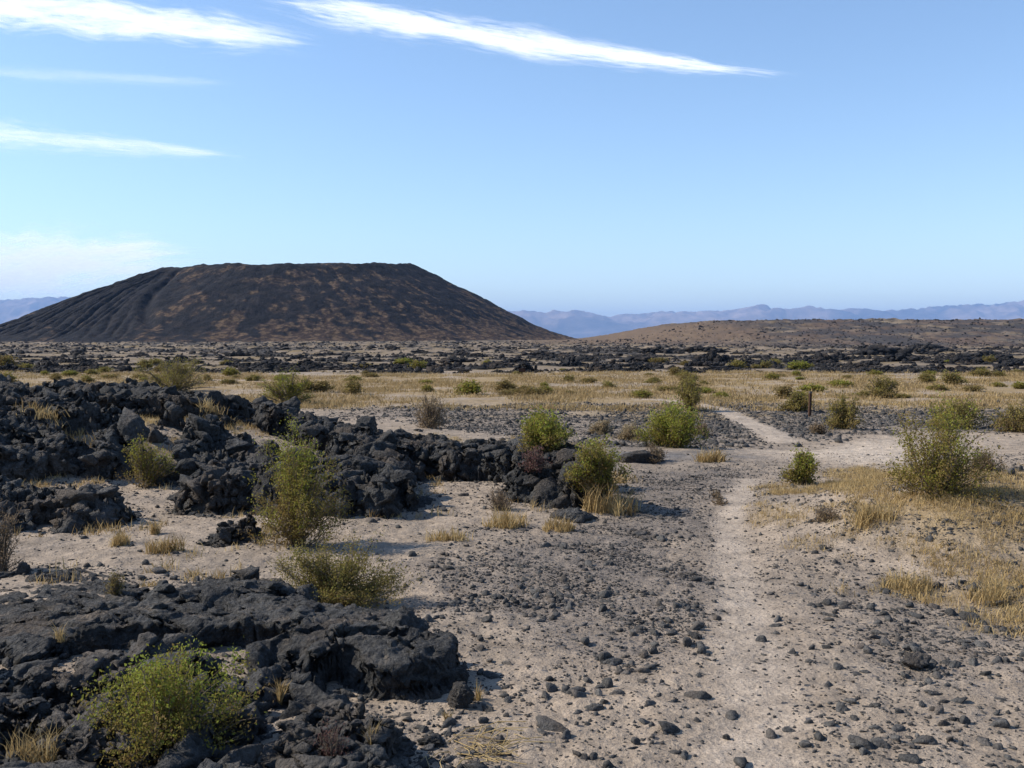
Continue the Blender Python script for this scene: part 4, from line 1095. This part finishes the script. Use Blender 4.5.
# short straw on the bank
N = 46000
P = np.array(STRAW_R); x = r_.uniform(P[:, 0].min() - .5, min(P[:, 0].max(), 9.5), N); y = r_.uniform(P[:, 1].min() - .5, P[:, 1].max() + 1, N)
tr, rd, gr, st = masks(x, y)
ok = r_.random(N) < st * ss(-0.7, 0.35, fbm2(x * 1.1, y * 1.1, 3, 96)) * 0.7
x, y = x[ok], y[ok]
sets = [blades(x, y, H(x, y), 15, 0.10, 0.006, 0.06, r_, 0.9)]
grass_obj('grass', sets, 'short yellow grass covering the stony bank')
# pockets between the lava and at its foot
N = 9000
x = r_.uniform(-13, 2.2, N); y = r_.uniform(9.5, 30, N)
edge_d = np.min([np.abs(poly_sd(x, y, p)) for p, _ in OUT], axis=0)
lv = lava_mask(x, y)
cl = fbm2(x * 0.7, y * 0.7, 3, 97)
ok = (lv < 0.03) & (r_.random(N) < (0.34 * (1 - ss(0.1, 0.9, edge_d)) + 0.6 * ss(16.0, 18, y)) * ss(-0.25, 0.3, cl))
x, y = x[ok], y[ok]
sets = [blades(x, y, H(x, y), 22, 0.15, 0.010, 0.07, r_, 0.6)]
grass_obj('grass', sets, 'dry grass growing in the pockets between the lava rocks')
# single tufts one can point at
TUFT = [(60, 419, 64, 12, 'wide strip of dry grass on top of the shadowed lava face'), (120, 545, 26, 14, 'small tuft of dry grass on open sand left of the low mound'), (165, 552, 30, 16, 'pair of merged yellow tufts on the open sand'),
        (155, 534, 22, 20, 'yellow grass tuft at the foot of the grassy lava gap'), (505, 528, 40, 20, 'yellow tuft in front of the grey dead bush'), (612, 512, 44, 34, 'bright yellow tuft right of the blackest boulder'), (560, 530, 30, 14, 'low yellow tuft in front of the ridge tip'),
        (448, 722, 18, 16, 'thin dry tuft beside the round pitted boulder'), (478, 700, 14, 18, 'golden tuft hugging the right side of the round pitted boulder'), (280, 700, 14, 30, 'two bent dry stalks in the foreground lava'), (372, 752, 18, 34, 'upright pale seed stalks on the nearest lava'),
        (30, 765, 40, 36, 'long pale stalks rising from the nearest corner'), (215, 420, 40, 11, 'dry grass patch behind the scattered lava rubble'), (440, 540, 40, 12, 'flattened tan grass in front of the lava heap'), (905, 590, 50, 22, 'bushy yellow tuft at the near end of the bank grass'),
        (985, 600, 60, 26, 'largest yellow tuft on the near bank edge'), (870, 520, 40, 18, 'yellow tuft on the middle of the bank'), (712, 462, 26, 14, 'single yellow tuft between gravel strips before the road'), (60, 640, 18, 20, 'tan tuft in the sand pocket left of the foreground bush')]
for q, (px, py, wpx, hpx, lab) in enumerate(TUFT):
    x, y, z = ground_at(px, py, surf)
    w = wpx / F * y; h = hpx / F * y
    n = 14 if wpx > 24 else 5
    sp_ = 0.24 if n > 5 else 0.03
    bx = x + r_.normal(0, w * sp_, n); by = y + r_.normal(0, w * sp_ * 0.8, n)
    bz = np.array([max(float(H(np.array([a]), np.array([c]))[0]), lava_top(a, c)) for a, c in zip(bx, by)])
    S = blades(bx, by, bz, 26 if wpx > 20 else 12, h * 1.05, max(0.0035, 0.9 / F * y), w * 0.10, r_, 0.45 if wpx > 20 else 0.3)
    grass_obj('grass_tuft', [S], lab, kind=None, cat='grass tuft', origin=(x, y, z))['group'] = 'tufts of dry grass'
# fallen straw stalks by the nearest lava
x, y, z = ground_at(478, 752)
n = 46
a0 = np.stack([x + r_.normal(0, 0.11, n), y + r_.normal(0, 0.12, n), np.zeros(n)], 1); az = r_.normal(-0.5, 0.9, n); L_ = r_.uniform(0.08, 0.34, n)
a1 = a0 + np.stack([np.cos(az) * L_, np.sin(az) * L_, np.zeros(n)], 1)
a0[:, 2] = H(a0[:, 0], a0[:, 1]) + r_.uniform(0.004, 0.02, n); a1[:, 2] = H(a1[:, 0], a1[:, 1]) + r_.uniform(0.005, 0.07, n)
am = (a0 + a1) / 2 + np.stack([r_.normal(0, 0.01, n), r_.normal(0, 0.01, n), r_.uniform(0.0, 0.04, n)], 1)
V, q = tubes(np.stack([a0, am, a1], 1), np.full((n, 3), 0.0026), 5)
o = link('straw_pile', mesh_np('straw_pile', V - np.array([x, y, z]), [q], M_STRAW, True, {'tint': np.repeat(r_.uniform(0.6, 1, n), 15)}), None, (x, y, z))
tag(o, 'heap of bleached straw stalks lying on the sand beside the nearest lava', 'straw')

# ------------------------------------------------------------------ cinder cone
def n_w(X, Y): return fbm2(X / 16, Y / 16, 3, 58)
def cone():
    D = 880.0
    cx = (286 - 512) / F * D
    base_z = 0.0
    nt_, nr_ = 1500, 240
    th = np.linspace(0, 2 * math.pi, nt_, endpoint=False)
    R0 = 262.0; RT = 104.0
    u = np.linspace(0, 1, nr_)           # 0 crater bottom, 0.25 rim, 1 foot
    T, U = np.meshgrid(th, u)
    Rt = RT * (1 + 0.03 * np.sin(3 * T + 1) + 0.02 * np.sin(7 * T)); Rf = R0 * (1 + 0.04 * np.sin(2 * T + 0.5))
    rr = np.where(U < 0.22, Rt * (0.25 + 0.75 * U / 0.22), Rt + (Rf - Rt) * ((U - 0.22) / 0.78))
    k = np.clip((U - 0.22) / 0.78, 0, 1)
    rim = 69.3 + 8.0 * np.sin(T) + 0.9 * noise2(np.cos(T) * 5 + 7, np.sin(T) * 5, 5) + 0.5 * noise2(np.cos(T) * 16, np.sin(T) * 16, 6)
    # left end of the rim sits lower
    rim = rim - 4.5 * ss(0.2, 1.0, -np.cos(T))
    prof = (1 - k) * 0.90 + 0.10 * (1 - k) ** 2.6
    prof = prof - 0.14 * np.sin(np.clip(k, 0, 1) * math.pi) * ss(0.35, 1, k)
    prof = np.maximum(prof, 0)
    z = np.where(U < 0.22, rim - 22 * (1 - (U / 0.22) ** 2), rim * prof)
    # rounded rim
    z = z - 0.4 * np.exp(-((U - 0.22) / 0.012) ** 2)
    X = cx + rr * np.cos(T); Y = D + rr * np.sin(T)
    # gullies: strong on the left front, faint elsewhere
    tt = T / (2 * math.pi) * 360
    kk = np.clip((k - 0.08) / 0.8, 0, 1)
    edge_t = 238 + 25 * kk
    left = ss(186, 204, tt) * (1 - ss(-7, 0, tt - edge_t))
    wob = 0.8 * noise2(X / 40, Y / 40, 8)
    ph = (tt - 14 * kk) / 2.3 + 1.1 * noise2(tt / 5, k * 0 + 3, 33) + 0.25 * wob * k
    gul = np.abs(np.sin(math.pi * ph)) ** 0.8
    gamp = 0.55 + 0.9 * np.abs(noise2(np.floor(ph) * 0.37 + 0.5, np.zeros_like(ph), 35)) * 2
    gul2 = np.abs(noise2(tt / 1.3 + 0.2 * wob, k * 1.5 + 5, 32))
    env = ss(0.015, 0.12, k) * (1 - ss(0.70, 0.98, k + 0.12 * noise2(tt / 3, k * 0, 36)))
    z = z + env * ((0.08 + 3.0 * left) * gamp * (gul - 0.63) - (0.3 + 0.6 * left) * (0.25 - gul2))
    # one deep gully
    z = z - env * 4.0 * np.exp(-((tt - edge_t - 1 + 0.8 * wob) / 1.5) ** 2) * (1 - ss(0.55, 0.9, k))
    z = z + 0.55 * fbm2(X / 7, Y / 7, 4, 41) * ss(0.0, 0.3, U) + 1.1 * fbm2(X / 28, Y / 28, 3, 42)
    z = base_z - 1.5 + z
    # albedo: black cinders, rusty brown streaks and patches low down and on the right
    PP = np.stack([X, Y, z], -1).reshape(-1, 3); n1 = fbm3(PP / 16, 4, 51).reshape(X.shape); n2 = fbm2(tt / 3.2 + 0.3 * n_w(X, Y), k * 1.6, 4, 52); n3 = fbm3(PP / 6, 3, 53).reshape(X.shape)
    br = ss(0.0, 0.55, 0.75 * n2 + 0.35 * n1 + 0.5 * n3 + 0.75 * ss(0.35, 0.95, k) * (0.3 + 1.0 * ss(240, 285, tt)) + 0.25 * ss(255, 300, tt) - 0.42 - 0.35 * left)
    br = np.clip(br + 0.55 * ss(-0.1, 0.5, n1 + n3 * 0.5 - 0.1) * np.exp(-((k - 0.12) / 0.16) ** 2) * ss(232, 250, tt) * (1 - ss(285, 300, tt)), 0, 1)
    sh = X.shape
    a = np.tile(np.array([[0.0105, 0.0105, 0.013]]), (X.size, 1))
    a = lerp(a, (0.022, 0.019, 0.0195), ss(-0.3, 0.6, n3).ravel() * 0.8)
    n5 = fbm3(PP / 2.1, 2, 57).reshape(X.shape)
    a = lerp(a, (0.050, 0.032, 0.024), (br * 0.75).ravel())
    a = lerp(a, (0.135, 0.090, 0.054), (np.clip(br * 1.2, 0, 1) * ss(0.0, 0.5, 1.3 * n5 + 0.3 * n3)).ravel() * 0.7)
    a = lerp(a, (0.13, 0.09, 0.06), (ss(0.92, 1.0, k) * 0.5).ravel())
    V = np.stack([X, Y, z], -1).reshape(-1, 3)
    i = (np.arange(nr_ - 1)[:, None] * nt_ + np.arange(nt_)[None, :]); j = (np.arange(nr_ - 1)[:, None] * nt_ + (np.arange(nt_)[None, :] + 1) % nt_)
    q = np.stack([i, j, j + nt_, i + nt_], -1).reshape(-1, 4)[:, ::-1]
    cap = np.concatenate([V, [[cx, D, V[:nt_, 2].mean() - 2]]]); a = np.concatenate([a, a[:1]])
    tri = np.stack([np.full(nt_, len(V)), (np.arange(nt_) + 1) % nt_, np.arange(nt_)], 1)[:, ::-1]
    m, nt, b = mat('cinder')
    L = nt.links.new
    co = nd(nt, 'ShaderNodeNewGeometry').outputs['Position']
    alb = nd(nt, 'ShaderNodeAttribute', attribute_name='albedo').outputs['Color']
    nn = tex_noise(nt, co, 0.45, 6, 0.7); rr_ = ramp(nt, [(0.3, 0.5), (0.7, 1.5)]); L(nn, rr_.inputs[0])
    L(mixc(nt, 1.0, alb, rr_.outputs[0], 'MULTIPLY'), b.inputs['Base Color'])
    bump(nt, b, tex_noise(nt, co, 0.6, 5, 0.7), 0.8, 1.2)
    base = np.array([cx, D, 0])
    tag(link('hill', mesh_np('hill', cap - base, [q, tri], m, True, None, {'albedo': a}), None, base), 'flat topped black cinder cone with rusty brown streaks', None, None, 'structure')
cone()

# ------------------------------------------------------------------ distant mountains
def range_mesh(name, x0, x1, y0, depth, crest, seed, nx=420, ny=60, label=None):
    xs = np.linspace(x0, x1, nx); vs = np.linspace(0, 1, ny)
    X, Vv = np.meshgrid(xs, vs); Y = y0 + Vv * depth
    env = np.sin(np.clip(Vv, 0, 1) * math.pi) ** 0.8
    rid = 1 - np.abs(fbm2(X / 2200, Y / 2200, 5, seed, 0.5))
    zz = crest(X) * env * (0.55 + 0.5 * rid) + 38 * fbm2(X / 700, Y / 700, 4, seed + 3) * env
    z = np.maximum(zz, 0) * (env > 0.001) - 3
    V = np.stack([X, Y, z], -1).reshape(-1, 3)
    m, nt, b = mat(name + ' rock')
    co = nd(nt, 'ShaderNodeNewGeometry').outputs['Position']
    n = tex_noise(nt, co, 0.002, 5, 0.6); r = ramp(nt, [(0.3, (0.09, 0.065, 0.055)), (0.7, (0.34, 0.25, 0.20))]); nt.links.new(n, r.inputs[0]); nt.links.new(r.outputs[0], b.inputs['Base Color'])
    base = np.array([(x0 + x1) / 2, y0, 0])
    tag(link('mountains', mesh_np(name, V - base, [grid_faces(ny, nx)], m), None, base), label, None, None, 'structure')
def crest_from(pts, D):
    px = np.array([p[0] for p in pts]); hp = np.array([HORIZON - p[1] for p in pts])
    return lambda X: np.interp(X / D * F + 512, px, hp) / F * D * 1.06
D = 28000.0
range_mesh('distant_range', -1800, 18500, D - 3000, 6000, crest_from([(440, 312), (515, 312), (540, 313), (556, 311), (580, 312), (610, 317), (640, 315), (662, 312), (690, 313), (730, 313), (755, 308), (765, 307), (790, 309), (820, 308), (860, 311), (880, 313), (920, 311), (950, 307), (990, 306), (1024, 303), (1100, 300), (1200, 310)], D), 61, label='long low range of hazy blue mountains')
D2 = 30000.0
range_mesh('distant_range_west', -20500, -9000, D2 - 3000, 6000, crest_from([(-200, 305), (-60, 308), (0, 304), (30, 302), (62, 300), (90, 304), (130, 316), (200, 335)], D2), 62, 260, label='hazy blue mountain slope beside the cone')

# ------------------------------------------------------------------ clouds: thin wind-drawn sheets of cirrus, very high
def cloud_material(name, dens, stretch):
    m = bpy.data.materials.new(name); m.use_nodes = True
    nt = m.node_tree; nt.nodes.clear(); L = nt.links.new
    out = nd(nt, 'ShaderNodeOutputMaterial')
    uv = nd(nt, 'ShaderNodeAttribute', attribute_name='along').outputs['Fac']
    ed = nd(nt, 'ShaderNodeAttribute', attribute_name='soft').outputs['Fac']
    ac = nd(nt, 'ShaderNodeAttribute', attribute_name='across').outputs['Fac']
    cmb = nd(nt, 'ShaderNodeCombineXYZ'); L(mth(nt, 'MULTIPLY', uv, stretch), cmb.inputs[0]); L(mth(nt, 'MULTIPLY', ac, 3.0), cmb.inputs[1])
    n = tex_noise(nt, cmb.outputs[0], 2.2, 8, 0.62)
    r = ramp(nt, [(0.30, 0.15), (0.62, 1.0)]); L(n, r.inputs[0])
    n2 = tex_noise(nt, cmb.outputs[0], 0.7, 3, 0.5)
    q = mth(nt, 'ADD', mth(nt, 'MULTIPLY', ed, 0.75), mth(nt, 'ADD', mth(nt, 'MULTIPLY', mth(nt, 'SUBTRACT', n, 0.5), 1.35), mth(nt, 'MULTIPLY', mth(nt, 'SUBTRACT', n2, 0.5), 1.3)))
    rq = ramp(nt, [(0.02, 0.0), (1.30, 1.0)]); rq.color_ramp.interpolation = 'EASE'; L(q, rq.inputs[0])
    el_ = ramp(nt, [(0.0, 0.0), (0.75, 1.0)]); L(ed, el_.inputs[0])
    al = mth(nt, 'MULTIPLY', mth(nt, 'MULTIPLY', rq.outputs[0], el_.outputs[0]), dens)
    d = nd(nt, 'ShaderNodeBsdfDiffuse'); d.inputs['Color'].default_value = (0.95, 0.95, 0.95, 1)
    t = nd(nt, 'ShaderNodeBsdfTranslucent'); t.inputs['Color'].default_value = (0.95, 0.95, 0.95, 1)
    mx = nd(nt, 'ShaderNodeMixShader'); mx.inputs[0].default_value = 0.9; L(d.outputs[0], mx.inputs[1]); L(t.outputs[0], mx.inputs[2])
    tr = nd(nt, 'ShaderNodeBsdfTransparent')
    m2 = nd(nt, 'ShaderNodeMixShader'); L(al, m2.inputs[0]); L(tr.outputs[0], m2.inputs[1]); L(mx.outputs[0], m2.inputs[2])
    L(m2.outputs[0], out.inputs['Surface'])
    return m
ALT = 8000.0
def cloud(line, label, dens, seed, stretch=6.0, ALT=8000.0, grp='streaks of thin white cirrus cloud'):
    """line: (px, py, half height px) stations along the streak"""
    L_ = np.array(line, float); n = 160; m = 40
    s = np.linspace(0, len(L_) - 1, n); pxs = np.interp(s, np.arange(len(L_)), L_[:, 0]); pys = np.interp(s, np.arange(len(L_)), L_[:, 1]); hw = np.interp(s, np.arange(len(L_)), L_[:, 2])
    v = np.linspace(-1, 1, m)
    S, Vv = np.meshgrid(np.linspace(0, 1, n), v, indexing='ij')
    hw = 1.55 * hw * (1 + 0.25 * noise2(np.linspace(0, 9, n), np.zeros(n) + seed, seed))
    PX = pxs[:, None] + 0 * Vv; PY = pys[:, None] + hw[:, None] * Vv
    c, sn = math.cos(PITCH), math.sin(PITCH)
    du = (PX - W / 2) / F; dv = (HPX / 2 - PY) / F
    dx, dy, dz = du, c + dv * sn, -sn + dv * c
    t = (ALT - CAMZ) / dz
    X, Y = dx * t, dy * t
    soft = (1 - np.abs(Vv) ** 1.5) ** 1.8 * np.minimum(1, np.minimum(S / 0.22 + (0.0 if line[0][0] > 20 else 1), (1 - S) / 0.22)) 
    thick = 8.0 * np.maximum(soft, 0)
    top = np.stack([X, Y, ALT + thick], -1).reshape(-1, 3); bot = np.stack([X, Y, ALT - thick * 0.3 - 1], -1).reshape(-1, 3)
    q = grid_faces(n, m); V = np.concatenate([top, bot]); base = V.mean(0)
    at = {'along': np.tile(S.ravel() + seed * 0.37, 2), 'across': np.tile(Vv.ravel(), 2), 'soft': np.tile(soft.ravel(), 2)}
    o = link('cloud', mesh_np('cloud', V - base, [q, q[:, ::-1] + len(top)], cloud_material('cirrus', dens, stretch), True, at), None, base)
    tag(o, label, 'cloud', grp)
cloud([(-60, 2, 14), (0, 8, 21), (100, 17, 24), (210, 28, 22), (330, 46, 10)], 'broad feathery white cloud streak at the top above the left of the cone', 0.64, 3)
cloud([(240, -4, 7), (330, 11, 16), (430, 26, 16), (530, 43, 15), (640, 59, 11), (725, 69, 7), (815, 78, 3)], 'long narrow diagonal white cloud streak like a vapour trail', 0.72, 4, 9.0)
cloud([(-60, 128, 14), (0, 134, 15), (90, 143, 11), (170, 150, 8), (260, 157, 4)], 'short faint cloud wisp midway between the top streak and the cone', 0.32, 5)
cloud([(-60, 268, 34), (0, 268, 36), (60, 265, 34), (120, 260, 26), (215, 252, 9)], 'soft low white cloud bank behind the left shoulder of the cone', 0.8, 6, 3.0, 8600.0)
cloud([(-40, 70, 6), (40, 74, 8), (150, 80, 7), (260, 84, 4)], 'almost invisible thin cloud veil under the broad feathery streak', 0.10, 7)

# ------------------------------------------------------------------ air, sky, sun
hz = bpy.data.materials.new('haze'); hz.use_nodes = True
nt = hz.node_tree; nt.nodes.clear()
out = nd(nt, 'ShaderNodeOutputMaterial'); pv = nd(nt, 'ShaderNodeVolumePrincipled')
pv.inputs['Color'].default_value = (0.37, 0.58, 1.0, 1); pv.inputs['Density'].default_value = 4.2e-5; pv.inputs['Anisotropy'].default_value = 0.0
nt.links.new(pv.outputs[0], out.inputs['Volume'])
bm = bmesh.new(); bmesh.ops.create_cube(bm, size=1)
bmesh.ops.scale(bm, vec=(96000, 96000, 1206), verts=bm.verts); bmesh.ops.translate(bm, vec=(0, 0, 1203 / 2 - 5.5 + 1.5), verts=bm.verts)
o = bm_obj('haze', bm, hz); tag(o, None, None, None, 'stuff')

SUN_EL, SUN_AZ = 38.0, -84.0      # azimuth measured from +Y (view) towards +X; negative = left
w = bpy.data.worlds.new('World'); SC.world = w; w.use_nodes = True
nt = w.node_tree
sky = nd(nt, 'ShaderNodeTexSky', sky_type='NISHITA', sun_disc=False)
sky.sun_elevation = math.radians(SUN_EL); sky.sun_rotation = math.radians(SUN_AZ)
sky.altitude = 300; sky.air_density = 1.0; sky.dust_density = 0.1; sky.ozone_density = 3.0
bg = nt.nodes['Background']; nt.links.new(sky.outputs[0], bg.inputs['Color']); bg.inputs['Strength'].default_value = 0.128
sun = bpy.data.lights.new('sun', 'SUN'); sun.energy = 4.7; sun.angle = math.radians(0.5); sun.color = (1.0, 0.93, 0.81)
so = bpy.data.objects.new('sun', sun); COL.objects.link(so)
az, el = math.radians(SUN_AZ), math.radians(SUN_EL)
d = Vector((math.sin(az) * math.cos(el), math.cos(az) * math.cos(el), math.sin(el)))
so.rotation_euler = (-d).to_track_quat('-Z', 'Y').to_euler()

SC.view_settings.view_transform = 'Standard'; SC.view_settings.look = 'None'
SC.view_settings.exposure = 0.66; SC.view_settings.gamma = 1.0
SC.render.engine = 'CYCLES'
SC.cycles.volume_bounces = 0; SC.cycles.max_bounces = 5; SC.cycles.diffuse_bounces = 2; SC.cycles.transparent_max_bounces = 12
SC.cycles.use_denoising = True
